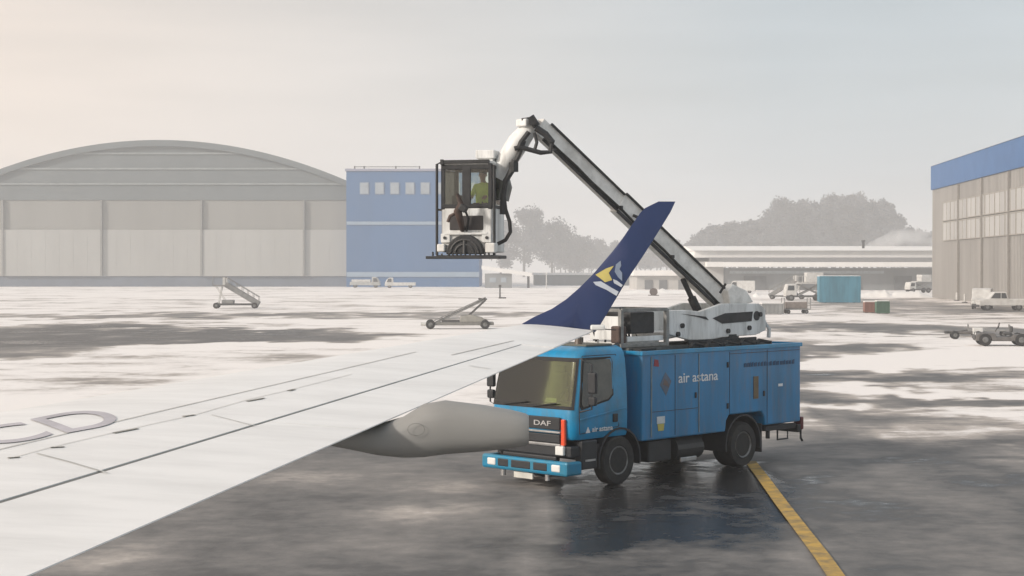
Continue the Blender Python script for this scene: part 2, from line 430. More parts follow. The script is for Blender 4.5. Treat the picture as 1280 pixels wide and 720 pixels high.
bb_blue = mat('blue cladding', (.026, .118, .285), .6, 0, .08, .12, streak=True)
bb_pale = mat('pale band', (.26, .35, .45), .6, 0, .05, .3)
pane = mat('pale window glass', (.33, .38, .43), .2, 0, .1, .5)
def blue_block():
    Y0 = 396.0; k = Y0 / F; x0 = W(433, 0, Y0).x
    t = thing('hangar_annex', (x0, Y0, 0), 'tall blue office block with a row of small square windows beside the hangar', 'building')
    zt = lambda py: CAM_Z - (py - HY) * k
    Wd = 166 * k
    MB().bb(0, Wd, 0, 40, 0, zt(214)).build('wall', bb_blue, t)
    MB().bb(-.3, Wd + .3, -.3, 40.3, zt(214) + .02, zt(211)).build('roof_edge', mat('roof edge lilac', (.30, .31, .40), .7), t)
    mb = MB(); mb.bb(.1, Wd, -.25, -.003, zt(281), zt(277)); mb.build('pale_band', bb_pale, t)
    mb = MB(); mb.bb(.1, Wd, -.25, -.003, zt(346), zt(340)); mb.build('pale_band', bb_pale, t)
    for i in range(8):
        px = 17 + i * 19
        fr = MB().bb((px - .2) * k, (px + 11.2) * k, -.16, -.003, zt(243), zt(228)).build('window', mat('window frame pale', (.22, .29, .38), .6), t)
        MB().bb((px + .6) * k, (px + 10.4) * k, -.22, -.163, zt(242), zt(229)).build('pane', pane, fr)
    mb = MB()
    for px in (8, 20, 60, 90): mb.bb(px * k - .15, px * k + .15, 5, 5.3, zt(211), zt(206))
    mb.tube([(8 * k, 5.15, zt(207)), (90 * k, 5.15, zt(207))], .08)
    mb.build('roof_rail', dark_metal, t)
blue_block()

# ------------------------------------------------------------------ right hangar (its long side recedes on the right)
def right_hangar():
    A = Vector((63.9, 248, 0)); B = Vector((55.1, 120, 0)); d = (B - A); Ln = d.length
    ang = math.atan2(d.y, d.x)
    t = thing('metal_hangar', A, 'tall grey corrugated hangar with a blue band along its roof edge', 'hangar', ang)
    # local x runs towards the camera along the wall, local y: +y is to the right of the wall seen from camera
    sgn = 1
    m_w = mat('corrugated beige metal', (.36, .35, .335), .6, 0, .1, .25, col2=(.30, .29, .278), streak=True)
    m_b = mat('hangar blue band', (.028, .12, .31), .5, 0, .06, .2)
    H = 20.0
    mb = MB(); mb.bb(0, Ln, .4, 55, 0, H - 3.6)
    x = .2
    while x < Ln:
        mb.bb(x, x + .32, .22, .4, 0.05, H - 3.62); x += .75
    mb.build('wall', m_w, t)
    mb = MB(); mb.bb(-.25, Ln, .05, 55.3, H - 3.58, H); mb.build('roof_band', m_b, t)
    mb = MB(); mb.loft([[(-.3, -.05, H + .02), (-.3, 55.4, H + .02), (-.3, 28, H + 3.5)], [(Ln, -.05, H + .02), (Ln, 55.4, H + .02), (Ln, 28, H + 3.5)]])
    mb.build('roof', mat('snowy roof', (.72, .72, .72), .8), t)
    wf = mat('translucent strip panel', (.44, .435, .42), .35, 0, .12, .3, streak=True)
    wg = mat('strip frame', (.37, .35, .315), .6)
    px_glass = []
    for row, (z0, z1) in enumerate(((8.6, 11.1), (11.5, 14.0))):
        for i in range(11):
            xx = 9 + i * 5.6
            if xx + 5.2 > Ln: break
            f = MB(); f.bb(xx - .12, xx + 5.32, .07, .19, z0 - .12, z0); f.bb(xx - .12, xx + 5.32, .07, .19, z1, z1 + .12)
            f.bb(xx - .12, xx, .07, .19, z0, z1); f.bb(xx + 5.2, xx + 5.32, .07, .19, z0, z1); f.bb(xx + 2.5, xx + 2.62, .07, .19, z0, z1)
            f = f.build('window', wg, t)
            MB().bb(xx + .01, xx + 5.19, .12, .215, z0 + .01, z1 - .01).build('pane', wf, f)
    mb = MB()
    for i in range(6): mb.bb(20 + i * 15, 20.35 + i * 15, -.1, .2, 0, H - 3.7)
    mb.build_each('downpipe', mat('downpipe', (.27, .255, .235), .6), t)
right_hangar()

# ------------------------------------------------------------------ low snowy buildings, steam
snow_m = mat('roof snow', (.80, .79, .77), .85, 0, .04, .4)
def slab(mb, px0, px1, py0, py1, Y, dep, ref):
    k = Y / F
    mb.bb((px0 - HX) * k - ref.x, (px1 - HX) * k - ref.x, Y - ref.y, Y - ref.y + dep, CAM_Z - (py1 - HY) * k, CAM_Z - (py0 - HY) * k)
def terminal():
    Y0 = 335.0; ref = Vector((W(1020, 0, Y0).x, Y0, 0))
    t = thing('cargo_building', ref, 'long low grey building under two white snow-covered roof edges', 'building')
    gw = mat('grey shed wall', (.24, .255, .265), .7, 0, .12, .15, streak=True)
    mb = MB(); slab(mb, 905, 1240, 335, 364, Y0, 40, ref); mb.build('wall', gw, t)
    mb = MB(); slab(mb, 872, 904.5, 327, 364, Y0 - .5, 30, ref); mb.build('end_wall', mat('pale shed wall', (.46, .455, .44), .7, 0, .1, .2), t)
    mb = MB(); slab(mb, 884, 1245, 327.5, 333.5, Y0 - 4, 8, ref); mb.build('canopy', snow_m, t)
    mb = MB(); slab(mb, 868, 1245, 313, 322, Y0 + 3, 36, ref)
    k = Y0 / F
    mb.loft([[((p - HX) * k - ref.x, y, z) for y, z in ((2, CAM_Z + 23 * k), (38, CAM_Z + 23 * k), (38, CAM_Z + 24 * k), (20, CAM_Z + 30 * k))] for p in (868, 1245)])
    mb.build('roof', snow_m, t)
    mb = MB(); slab(mb, 888, 1240, 322.3, 327.2, Y0 + 1, 36, ref); mb.build('clerestory', mat('clerestory dark', (.24, .24, .245), .6), t)
    for a, b in ((930, 958), (1000, 1035), (1052, 1076), (1118, 1140)):
        mb = MB(); slab(mb, a, b, 345, 363, Y0 - .3, .28, ref); mb.build('door', mat('shed doors', (.15, .16, .17), .5, 0, .2, .3), t)
    mb = MB(); slab(mb, 912, 1105, 338.5, 342, Y0 - .2, .19, ref); mb.build('window', mat('shed strip window', (.36, .40, .42), .3), t)
    # second shed further left
    Y1 = 345.0; ref = Vector((W(835, 0, Y1).x, Y1, 0))
    t = thing('low_shed', ref, 'low pale shed with a thick snow roof behind the dark blue winglet', 'building')
    mb = MB(); slab(mb, 796, 873, 345, 363, Y1, 22, ref); mb.build('wall', mat('pale shed wall'  , (.4, .4, .4)), t)
    mb = MB(); slab(mb, 792, 871, 338, 344.7, Y1 - 1, 24, ref); mb.build('roof', snow_m, t)
    for a in (806, 824, 848):
        mb = MB(); slab(mb, a, a + 10, 350, 362, Y1 - .15, .14, ref); mb.build('door', mat('shed doors', (.15, .16, .17)), t)
    # small building with a slanting snow roof right of the blue block
    Y2 = 372.0; k = Y2 / F; ref = Vector((W(632, 0, Y2).x, Y2, 0))
    t = thing('gatehouse', ref, 'small grey gatehouse with a slanting snow-covered roof right of the blue block', 'building')
    mb = MB(); slab(mb, 606, 640, 342, 361, Y2, 9, ref); mb.build('wall', gw, t)
    mb = MB(); x0, x1 = (602 - 632) * k, (665 - 632) * k; z0, z1 = CAM_Z - (332 - HY) * k, CAM_Z - (341 - HY) * k
    mb.prism([(x0, z0), (x1, z1), (x1, z1 - .9), (x0, z0 - .9)], -1, 10); mb.build('roof', snow_m, t)
    mb = MB(); slab(mb, 612, 620, 347, 353, Y2 - .12, .11, ref); slab(mb, 626, 633, 347, 353, Y2 - .12, .11, ref); mb.build_each('window', pane, t)
    mb = MB(); slab(mb, 659, 662, 344, 361, Y2 + 1, .6, ref); mb.build('post', dark_metal, t)
    # farther long low shed in the haze
    Y3 = 430.0; ref = Vector((W(725, 0, Y3).x, Y3, 0))
    t = thing('far_shed', ref, 'faint low shed far off in the haze between gatehouse and winglet', 'building')
    mb = MB(); slab(mb, 668, 795, 344, 357, Y3, 20, ref); mb.build('wall', gw, t)
    mb = MB(); slab(mb, 666, 797, 341, 343.8, Y3 - .5, 21, ref); mb.build('roof', snow_m, t)
    Y4 = 332.0; ref = Vector((W(1079, 0, Y4 + 14).x, Y4 + 14, 0))
    t = thing('roof_chimney', (ref.x, ref.y, 8.2), 'thin dark chimney on the long snowy roof, steam beside it', 'chimney')
    MB().tube([(0, 0, -.6), (0, 0, 2.0)], .28, 10).build('stack', dark_metal, t)
    MB().tube([(0, 0, 2.0), (0, 0, 2.3)], .42, 10).build('cowl', dark_metal, t)
terminal()

def steam():
    sm = bpy.data.materials.new('steam'); sm.use_nodes = True
    n = sm.node_tree; n.nodes.clear(); k = n.links.new
    o = n.nodes.new('ShaderNodeOutputMaterial'); v = n.nodes.new('ShaderNodeVolumePrincipled')
    v.inputs['Color'].default_value = (.97, .97, .97, 1); v.inputs['Anisotropy'].default_value = .1
    tcn = n.nodes.new('ShaderNodeTexCoord'); no = n.nodes.new('ShaderNodeTexNoise'); no.inputs['Scale'].default_value = .16; no.inputs['Detail'].default_value = 6
    mr = n.nodes.new('ShaderNodeMapRange'); mr.inputs[1].default_value = .46; mr.inputs[2].default_value = .70; mr.inputs[3].default_value = 0; mr.inputs[4].default_value = .45
    k(tcn.outputs['Object'], no.inputs['Vector']); k(no.outputs['Fac'], mr.inputs[0])
    sp = n.nodes.new('ShaderNodeSeparateXYZ'); k(tcn.outputs['Generated'], sp.inputs[0])
    def mm(op, a, b_):
        q = n.nodes.new('ShaderNodeMath'); q.operation = op; q.use_clamp = True
        for i_, x in enumerate((a, b_)):
            if isinstance(x, (int, float)): q.inputs[i_].default_value = x
            else: k(x, q.inputs[i_])
        return q.outputs[0]
    par = lambda o_: mm('MULTIPLY', mm('MULTIPLY', o_, mm('SUBTRACT', 1.0, o_)), 1.0)
    fall = mm('SUBTRACT', mm('MULTIPLY', mm('MULTIPLY', par(sp.outputs['Z']), 4.0), mm('MULTIPLY', par(sp.outputs['Y']), 4.0)), .18)
    fin = n.nodes.new('ShaderNodeMath'); fin.operation = 'MULTIPLY'; k(fall, fin.inputs[0]); k(mr.outputs[0], fin.inputs[1]); k(fin.outputs[0], v.inputs['Density']); k(v.outputs[0], o.inputs['Volume'])
    bm = bmesh.new()
    Y = 352
    rings = []
    prof = [(1080, 310, 2), (1088, 307, 6), (1100, 305, 10), (1115, 302, 13), (1132, 300, 15), (1150, 299, 17), (1168, 299, 17), (1200, 298, 14)]
    mb = MB()
    for px, py, r in prof:
        c = W(px, py, Y) ; rr = r * Y / F
        rings.append([c + Vector((0, math.cos(a) * rr * 1.2, math.sin(a) * rr)) * (1 + .18 * math.sin(a * 3 + px)) for a in np.linspace(0, 2 * math.pi, 16, endpoint=False)])
    mb.loft(rings)
    o = mb.build('steam', sm, smooth=60)
    tag(o, 'white steam drifting right above the long snowy roof', 'steam', kind='stuff')
steam()

# ------------------------------------------------------------------ trees
twig = mat('winter twigs', (.065, .072, .085), .9, 0, .3, .25, col2=(.10, .108, .12))
bark = mat('bark', (.05, .045, .04), .9)
def crown_into(mb, base, Ht, Wd, nface, seed):
    rnd = random.Random(seed)
    clumps = []
    for i in range(26):
        a = rnd.uniform(0, 6.28); rr = math.sqrt(rnd.random()) * Wd * .5
        z = Ht * rnd.uniform(.25, 1.0)
        lim = math.sqrt(max(.05, 1 - ((z / Ht - .58) / .46) ** 2))
        clumps.append((Vector((math.cos(a) * rr * lim, math.sin(a) * rr * lim, z * .96)), Wd * rnd.uniform(.09, .2)))
    for i in range(nface):
        c, r = rnd.choice(clumps)
        g_ = Vector((rnd.gauss(0, 1), rnd.gauss(0, 1), rnd.gauss(0, .8)))
        if g_.length > 1.9: g_ = g_.normalized() * rnd.uniform(.3, 1.9)
        p = base + c + g_ * r * .66
        if p.z < base.z + 1: continue
        s_ = rnd.uniform(.35, 1.0)
        u = Vector((rnd.uniform(-1, 1), rnd.uniform(-1, 1), rnd.uniform(-1, 1))).normalized()
        v = u.cross(Vector((rnd.uniform(-1, 1), rnd.uniform(-1, 1), rnd.uniform(-1, 1)))).normalized()
        mb.poly([p - u * s_, p + v * s_ * .5, p + u * s_ * .9, p - v * s_ * .55])
    return clumps
def limbs_into(mb, base, Ht, clumps, seed):
    rnd = random.Random(seed)
    top = base + Vector((rnd.uniform(-.5, .5), 0, Ht * .78))
    mb.tube([base, base + Vector((0, 0, Ht * .3)), top], [Ht * .022, Ht * .015, Ht * .004], 6)
    for c, r in clumps[:14]:
        s0 = base + Vector((0, 0, Ht * rnd.uniform(.2, .55)))
        mb.tube([s0, s0.lerp(base + c, .5) + Vector((0, 0, .6)), base + c], [.22, .14, .05], 4)
def tree(px, pytop, wpx, Y, seed, label):
    base = Vector(((px - HX) / F * Y, Y, 0)); Ht = CAM_Z + (HY - pytop) / F * Y; Wd = wpx / F * Y
    t = thing('bare_tree', base, label, 'tree', group='hazy winter trees beside the blue block')
    mb = MB(); cl = crown_into(mb, Vector((0, 0, 0)), Ht, Wd, 9000, seed); mb.build('crown', twig, t)
    mb = MB(); limbs_into(mb, Vector((0, 0, 0)), Ht, cl, seed); mb.build('trunk', bark, t)
tree(655, 262, 66, 860, 1, 'tallest hazy bare tree standing just right of the raised cabin')
tree(690, 277, 60, 880, 2, 'rounded hazy bare tree, right neighbour of the tallest one')
tree(722, 298, 50, 900, 3, 'smaller hazy bare tree left of the dark blue winglet')
tree(626, 280, 50, 870, 4, 'hazy bare tree mostly hidden behind the raised cabin')
def wood(name, label, x0, x1, top, Y, n, seed, nf):
    rnd = random.Random(seed); a = MB()
    for i in range(n):
        px = x0 + (x1 - x0) * (i + rnd.uniform(.1, .9)) / n; YY = Y + rnd.uniform(-20, 40)
        Ht = CAM_Z + (HY - top(px) - rnd.uniform(-7, 5)) / F * YY
        base = Vector(((px - HX) / F * YY, YY, 0))
        cl = crown_into(a, base, Ht, max(Ht * .50, 11), int(nf * Ht / 34), seed * 100 + i); limbs_into(a, base, Ht, cl, i)
    tag(a.build(name, twig), label, 'wood', kind='stuff')
def topR(px):
    pts = [(855, 305), (890, 288), (930, 281), (966, 276), (974, 258), (988, 251), (1010, 255), (1030, 249), (1055, 250), (1075, 249), (1100, 253), (1110, 262), (1122, 282), (1160, 294)]
    for (a, b), (c, d_) in zip(pts, pts[1:]):
        if a <= px <= c: return b + (d_ - b) * (px - a) / (c - a)
    return 300
wood('distant_wood', 'broad grey wood rising in the haze behind the long snowy roof', 858, 1160, topR, 840, 54, 5, 5200)
wood('distant_wood', 'low faint treeline in the haze behind the winglet', 690, 870, lambda p: 303, 980, 30, 9, 2600)
wood('distant_wood', 'low faint treeline behind the grey metal hangar', 1150, 1420, lambda p: 290, 900, 26, 12, 1600)

# ------------------------------------------------------------------ wheels
def wheel_into_parent(parent, c, r, wd, side=-1, name='wheel', sub=True):
    """side -1: outer face towards local -y"""
    y = c[1]; o = side
    ty = MB(); ty.lathe((c[0], y, c[2]), [(r * .58, o * wd * .45), (r * .62, o * wd * .5), (r * .93, o * wd * .5), (r, o * wd * .38), (r, -o * wd * .38), (r * .93, -o * wd * .5), (r * .58, -o * wd * .5)], 30)
    t = ty.build(name, black_rub, parent, smooth=35)
    rm = MB(); rm.lathe((c[0], y, c[2]), [(r * .60, o * wd * .44), (r * .57, o * wd * .50), (r * .52, o * wd * .46), (r * .46, o * wd * .20), (r * .30, o * wd * .16), (r * .28, o * wd * .36), (r * .20, o * wd * .42), (.01, o * wd * .43)], 30)
    for k in range(10):
        a = 2 * math.pi * k / 10
        x, z = c[0] + r * .38 * math.cos(a), c[2] + r * .38 * math.sin(a)
        rm.tube([(x, y + o * wd * .12, z), (x, y + o * wd * .24, z)], r * .035, 6)
    rm.build('rim', rim_m, t, smooth=35)
    return t

# ------------------------------------------------------------------ the de-icing truck
ux, uy = .70, .714
ANG = math.atan2(uy, ux)
TO = Vector((1.343, 33.84, 0))
truck = thing('deicing_truck', TO, 'blue de-icing truck with white turret and long grey boom, parked behind the wing', 'truck', ANG)
MT = Matrix.Translation(TO) @ Matrix.Rotation(ANG, 4, 'Z'); MTi = MT.inverted()

# cab
ZL = [1.00, 1.06, 1.30, 1.62, 2.10, 2.56, 2.70, 2.78, 2.83]
FX = [-1.37, -1.40, -1.42, -1.40, -1.30, -1.19, -1.12, -1.02, -.85]
HWd = [1.14, 1.17, 1.18, 1.18, 1.16, 1.12, 1.08, 1.02, .88]
def cabf(z):
    return float(np.interp(z, ZL, FX)), float(np.interp(z, ZL, HWd))
def cab_pt(y, z, off=0):
    """a point on the front skin: rounded corners"""
    fx, hw = cabf(z); r = .22
    if abs(y) <= hw - r: return Vector((fx - off + .05 * (y / hw) ** 2 - .0, y, z))
    return None
def cab_ring(z, off=0, x1=.24):
    fx, hw = cabf(z); fx -= off; hw += off; r = .20 + off; pts = []
    bulge = lambda y: .05 * (y / hw) ** 2
    for k in range(9):
        y = (hw - r) * (1 - k / 4.0)
        pts.append(Vector((fx + bulge(y), y, z)))
    for k in range(1, 7):
        a = math.pi / 2 * k / 6
        pts.append(Vector((fx + bulge(hw - r) + r - r * math.cos(a), -(hw - r) - r * math.sin(a), z)))
    for k in range(1, 5): pts.append(Vector((fx + r + .05 + (x1 - fx - r - .05) * k / 4, -hw, z)))
    for k in range(5): pts.append(Vector((x1 - (x1 - fx - r - .05) * k / 4, hw, z)))
    for k in range(5, 0, -1):
        a = math.pi / 2 * k / 6
        pts.append(Vector((fx + bulge(hw - r) + r - r * math.cos(a), (hw - r) + r * math.sin(a), z)))
    return pts
# body shell without the window openings: built ring by ring, window cells left out
def cab_shell():
    zs = [1.00, 1.06, 1.30, 1.62, 1.66, 1.72, 2.10, 2.55, 2.60, 2.70, 2.78, 2.83]
    mb = MB(); rv = [[mb.v(p) for p in cab_ring(z)] for z in zs]; nn = len(rv[0])
    for j in range(len(zs) - 1):
        for i in range(nn):
            a, b = rv[j][i], rv[j][(i + 1) % nn]; zm = (zs[j] + zs[j + 1]) / 2
            front = i <= 11 or i >= nn - 4      # front and most of the round corners
            if front and 1.66 < zm < 2.55 and i <= 9 : continue
            if front and 1.66 < zm < 2.55 and i >= nn - 2: continue
            mb.face([a, b, rv[j + 1][(i + 1) % nn], rv[j + 1][i]])
    mb.face(list(reversed(rv[0]))); mb.face(rv[-1])
    return mb.build('cab', blue_paint, truck, smooth=50)
cab = cab_shell()
# glazing patches follow the same rings a little proud
def ring_patch(i0, i1, z0, z1, off, nz_=8, zb=None, th=.012):
    zs = [z0 + (z1 - z0) * k / nz_ for k in range(nz_ + 1)]
    mb = MB(); rr = []
    for z in zs:
        rg = cab_ring(z, off); ri = cab_ring(z, off - th); nn = len(rg)
        idx = [(i0 + q) % nn for q in range((i1 - i0) % nn + 1)]
        rr.append(([rg[i] for i in idx], [ri[i] for i in idx]))
    rings = [a + list(reversed(b)) for a, b in rr]
    return mb.loft(rings)
nn = len(cab_ring(1.5))
rubber = black_rub
ring_patch(nn - 3, 11, 1.60, 1.668, .012).build_each('windscreen_seal', rubber, cab, smooth=40)
ring_patch(nn - 3, 11, 2.545, 2.62, .012).build_each('windscreen_seal', rubber, cab, smooth=40)
ws = ring_patch(nn - 2, 10, 1.66, 2.55, .004, th=.006).build('windscreen', cab_glass, cab, smooth=50)
for i in (10,): ring_patch(i, i + 1, 1.66, 2.56, .012).build('windscreen_pillar', rubber, cab)
ring_patch(nn - 3, nn - 2, 1.66, 2.56, .012).build('windscreen_pillar', rubber, cab)
# inside of the cab
mb = MB(); mb.bb(.10, .20, -1.08, 1.08, 1.1, 2.6); mb.bb(-1.25, .1, -1.1, 1.1, 1.08, 1.25)
mb.bb(-1.26, -.95, -1.05, 1.05, 1.25, 1.72); mb.build('dashboard', interior, cab, bevel=.03)
seatm = mat('seat cloth', (.16, .14, .07), .9)
for y in (-.62, .5):
    mb = MB(); mb.bb(-.55, -.05, y - .25, y + .25, 1.3, 1.5); mb.box((.0, y, 1.85), (.12, .48, .75), Matrix.Rotation(R(8), 3, 'Y')); mb.box((.06, y, 2.3), (.1, .28, .18))
    mb.build('seat', seatm, cab, bevel=.05)
mb = MB(); pts = [(-.93 + .05 * math.sin(a), -.62 + .22 * math.cos(a), 1.78 + .2 * math.sin(a)) for a in np.linspace(0, 2 * math.pi, 20)]
mb.tube(pts, .018); mb.build('steering_wheel', black_rub, cab)
MB().bb(-1.21, -1.205, -.55, -.16, 1.70, 1.80).build('paper_notice', mat('paper', (.75, .73, .66), .8), cab)
MB().box((-1.0, .62, 2.2), (.02, .42, .56)).build('screen_reflection', mat('pale reflection', (.50, .54, .50), .7), cab)  # pale panel painted as the bright reflection in the windscreen
# wipers
mb = MB(); mb.tube([(-1.43, -.1, 1.63), (-1.43, -.75, 1.72)], .014); mb.tube([(-1.43, .7, 1.63), (-1.43, .05, 1.72)], .014); mb.build_each('wiper', black_rub, cab)
# side windows (both sides)
def side_pt(x, z, s, off): return Vector((x, s * (cabf(z)[1] + off), z))
for s in (-1, 1):
    out_ = [(-1.02, 2.60), (-.22, 2.60), (-.18, 2.50), (-.20, 1.86), (-.34, 1.76), (-1.13, 1.62), (-1.18, 1.70), (-1.06, 2.52)]
    def panel(sc, off, th):
        cx, cz = -.63, 2.15; q = [(cx + (x - cx) * sc, cz + (z - cz) * sc) for x, z in out_]
        mb = MB(); mb.loft([[side_pt(x, z, s, off - th) for x, z in q], [side_pt(x, z, s, off) for x, z in q]]); return mb
    wn = panel(1.05, .006, .03).build('side_window', rubber, cab)
    panel(.95, .012, .004).build('pane', mat('side glass', (.035, .038, .033), .05, 0, .2, 1.5, col2=(.09, .09, .07), spec=.7), truck if False else cab)
    # door seam, handle
    dr = [(-1.20, 1.12), (-.02, 1.20), (-.02, 2.66), (-1.04, 2.66), (-1.22, 1.66)]
    mb = MB()
    for a, b in zip(dr, dr[1:] + dr[:1]): mb.bar(side_pt(*a, s, .002), side_pt(*b, s, .002), .012, .012)
    mb.build('door_seam', dark_metal, cab)
    mb = MB(); mb.box((-.14, s * 1.19, 1.38), (.14, .04, .17)); mb.build('door_handle', dark_metal, cab, bevel=.015)
    # waist crease
    mb = MB(); mb.prism([(-1.2, 1.42), (.2, 1.58), (.2, 1.54), (-1.2, 1.38)], s * 1.175, s * 1.2); mb.build('side_rib', blue_paint, cab, bevel=.01)
# grille
dk = mat('grille black', (.02, .022, .026), .5)
mb = MB(); mb.bb(-1.455, -1.39, -.86, .86, 1.19, 1.44); mb.bb(-1.455, -1.39, -.86, .86, .93, 1.10); gr = mb.build('grille', dk, truck, bevel=.015)
mb = MB()
for z in (1.145, .90): mb.bb(-1.47, -1.40, -.88, .88, z - .02, z + .02)
mb.bb(-1.445, -1.395, -.95, .95, .86, .90); mb.build_each('grille_bar', chrome, gr, bevel=.008)
Mf = Matrix(((0, 0, -1, -1.468), (-1, 0, 0, .02), (0, 1, 0, 1.255), (0, 0, 0, 1)))
text('lettering', 'DAF', .14, Mf @ Matrix.Translation((.18, .01, 0)), mat('badge grey', (.5, .5, .5), .4, .3), gr, .46)
for s in (-1, 1):
    mb = MB(); mb.box((-1.42, s * .945, 1.15), (.07, .10, .52)); mb.build('marker_light', orange_m, truck, bevel=.02)
# lower front + bumper
mb = MB(); mb.bb(-1.42, -.5, -1.14, 1.14, .66, .88); mb.bb(-1.44, -1.3, -.75, .75, .56, .66); mb.build('lower_front', dk, truck, bevel=.03)
turq = mat('turquoise bumper', (.008, .215, .39), .35, .1, .2, 4, col2=(.04, .19, .27))
mb = MB()
mb.prismx([(-1.20, .30), (-1.20, .59), (1.20, .59), (1.20, .30)], -1.60, -1.48)
bp_ = mb.build('bumper', turq, truck, bevel=.05)
mb = MB()
for s in (-1, 1): mb.bb(-1.57, -1.15, s * 1.08, s * 1.20, .31, .58)
mb.build('bumper_end', turq, bp_, bevel=.04)
mb = MB()
for a, b in ((-.66, -.28), (-.20, .34), (.42, .72)): mb.bb(-1.612, -1.55, a, b, .37, .53)
mb.build_each('bumper_slot', dk, bp_, bevel=.02)
for s in (-1, 1):
    mb = MB(); mb.bb(-1.62, -1.56, s * .78, s * 1.02, .375, .525); mb.build('headlight', lamp_m, truck, bevel=.03)
    mb = MB(); mb.bb(-1.50, -1.42, s * .78, s * 1.0, .70, .88); mb.build('fog_light', lamp_m, truck, bevel=.02)
    MB().tube([(-1.54, s * .62, .30), (-1.54, s * .62, .18)], .05, 8).build('towing_eye', chrome, truck)
MB().bb(-1.60, -1.57, -.26, .26, .18, .292).build('number_plate', mat('plate', (.6, .6, .55), .5), truck)
# steps and fenders
def fender(xc, s, r, w0, name='mudguard'):
    mb = MB(); rings = []
    for k in range(15):
        a = R(-12 + 204 * k / 14); ro, ri = r, r - .04
        rings.append([(xc + ri * math.cos(a), s * w0, .52 + ri * math.sin(a)), (xc + ro * math.cos(a), s * w0, .52 + ro * math.sin(a)), (xc + ro * math.cos(a), s * 1.2, .52 + ro * math.sin(a)), (xc + ri * math.cos(a), s * 1.2, .52 + ri * math.sin(a))])
    mb.loft(rings); return mb.build(name, dk, truck, smooth=40)
for s in (-1, 1):
    fender(0, s, .66, .78); fender(4.2, s, .66, .55)
    mb = MB(); mb.bb(-1.15, -.68, s * 1.0, s * 1.19, .40, .98); mb.build('entry_step', dk, truck, bevel=.03)
    MB().bb(-1.05, -.75, s * 1.192, s * 1.2, .56, .60).build('step_tread', chrome, truck)
    wheel_into_parent(truck, (0, s * 1.02, .50), .50, .30, s)
    wheel_into_parent(truck, (4.2, s * .94, .50), .50, .52, s)
    MB().bb(4.86, 4.90, s * .62, s * 1.19, .28, .92).build('mud_flap', black_rub, truck)
# chassis
mb = MB()
for y in (-.42, .42): mb.bb(-1.1, 6.3, y - .05, y + .05, .62, .86)
for x in (0, 4.2): mb.tube([(x, -1.0, .5), (x, 1.0, .5)], .09, 10)
mb.build('chassis', dk, truck)
MB().tube([(2.0, -.85, .55), (2.9, -.85, .55)], .26, 16).build('fuel_tank', mat('tank dark', (.05, .05, .05), .5, .3), truck)
MB().bb(1.0, 1.75, -1.12, -.5, .36, .80).build('battery_box', dk, truck, bevel=.03)
MB().bb(.9, 3.4, .45, 1.1, .36, .80).build('equipment_locker', dk, truck, bevel=.03)
MB().box((2.35, -1.1, .33), (.55, .05, .10)).build('side_guard', chrome, truck, bevel=.02)
# box body
mb = MB()
prof = [(.66, .84), (3.48, .84), (3.52, 1.08), (3.62, 1.20), (4.82, 1.20), (4.92, 1.08), (4.96, .88), (6.34, .88), (6.34, 2.66), (.66, 2.66)]
mb.prism(prof, -1.24, 1.24); box = mb.build('box_body', blue_box, truck, bevel=.03)
mb = MB(); mb.bb(.62, 6.38, -1.27, -1.19, 2.61, 2.70); mb.bb(.62, 6.38, 1.19, 1.27, 2.61, 2.70); mb.bb(6.32, 6.38, -1.19, 1.19, 2.61, 2.70); mb.bb(.62, .68, -1.19, 1.19, 2.61, 2.70)
mb.build_each('roof_rim', blue_paint, box, bevel=.012)
seam = mat('pale seam strip', (.20, .26, .29), .5, .3, .15, 4)
mb = MB()
for x, z0, w_ in ((.92, .90, .03), (2.52, .90, .025)): mb.bb(x, x + w_, -1.256, -1.238, z0, 2.58)
mb.build_each('seam_strip', seam, box)
mb = MB()
for x, z0 in ((1.72, .9), (3.62, 1.22), (5.02, .92)): mb.bb(x, x + .012, -1.2465, -1.235, z0, 2.58)
mb.bb(3.62, 6.3, -1.2465, -1.235, 2.53, 2.542); mb.bb(.95, 2.5, -1.2465, -1.235, 1.42, 1.43)
mb.build_each('panel_gap', dk, box)
mb = MB()
for x, z in ((2.42, 1.7), (3.55, 1.4), (3.55, 2.3), (4.9, 1.6)): mb.box((x, -1.25, z), (.05, .03, .12))
mb.build_each('latch', dk, box, bevel=.006)
Ms = Matrix(((1, 0, 0, 1.83), (0, 0, -1, -1.246), (0, 1, 0, 1.99), (0, 0, 0, 1)))
text('lettering', 'air astana', .30, Ms, white_let, box, 1.36)
diam = mat('faded emblem', (.10, .14, .20), .5)
MB().prism([(1.22, 1.98), (1.42, 1.74), (1.60, 2.04), (1.40, 2.24)], -1.2465, -1.2445).build("emblem", diam, box)
MB().prism([(1.32, 1.98), (1.52, 1.92), (1.46, 2.04), (1.36, 2.10)], -1.25, -1.247).build('emblem', mat('brownish emblem', (.16, .12, .11), .5), box)
MB().prism([(1.02, 2.38), (1.18, 2.36), (1.16, 2.50), (1.04, 2.52)], -1.25, -1.243).build('warning_sticker', mat('dull red', (.30, .035, .05), .5), box)
MB().prism([(1.12, 1.17), (1.38, 1.17), (1.38, 1.32), (1.12, 1.32)], -1.25, -1.243).build('notice_sticker', mat('pale sticker', (.55, .60, .62), .5), box)
MB().prism([(1.16, 1.02), (1.34, 1.02), (1.36, 1.165), (1.14, 1.165)], -1.25, -1.243).build('notice_sticker', mat('yellow sticker', (.50, .44, .10), .5), box)
MB().prism([(4.50, 1.50), (4.68, 1.50), (4.68, 2.00), (4.50, 2.00)], -1.256, -1.243).build('vent_hatch', mat('brown hatch', (.15, .11, .06), .6), box)
MB().prism([(5.45, 1.73), (5.62, 1.73), (5.62, 1.79), (5.45, 1.79)], -1.25, -1.243).build('notice_sticker', white_let, box)
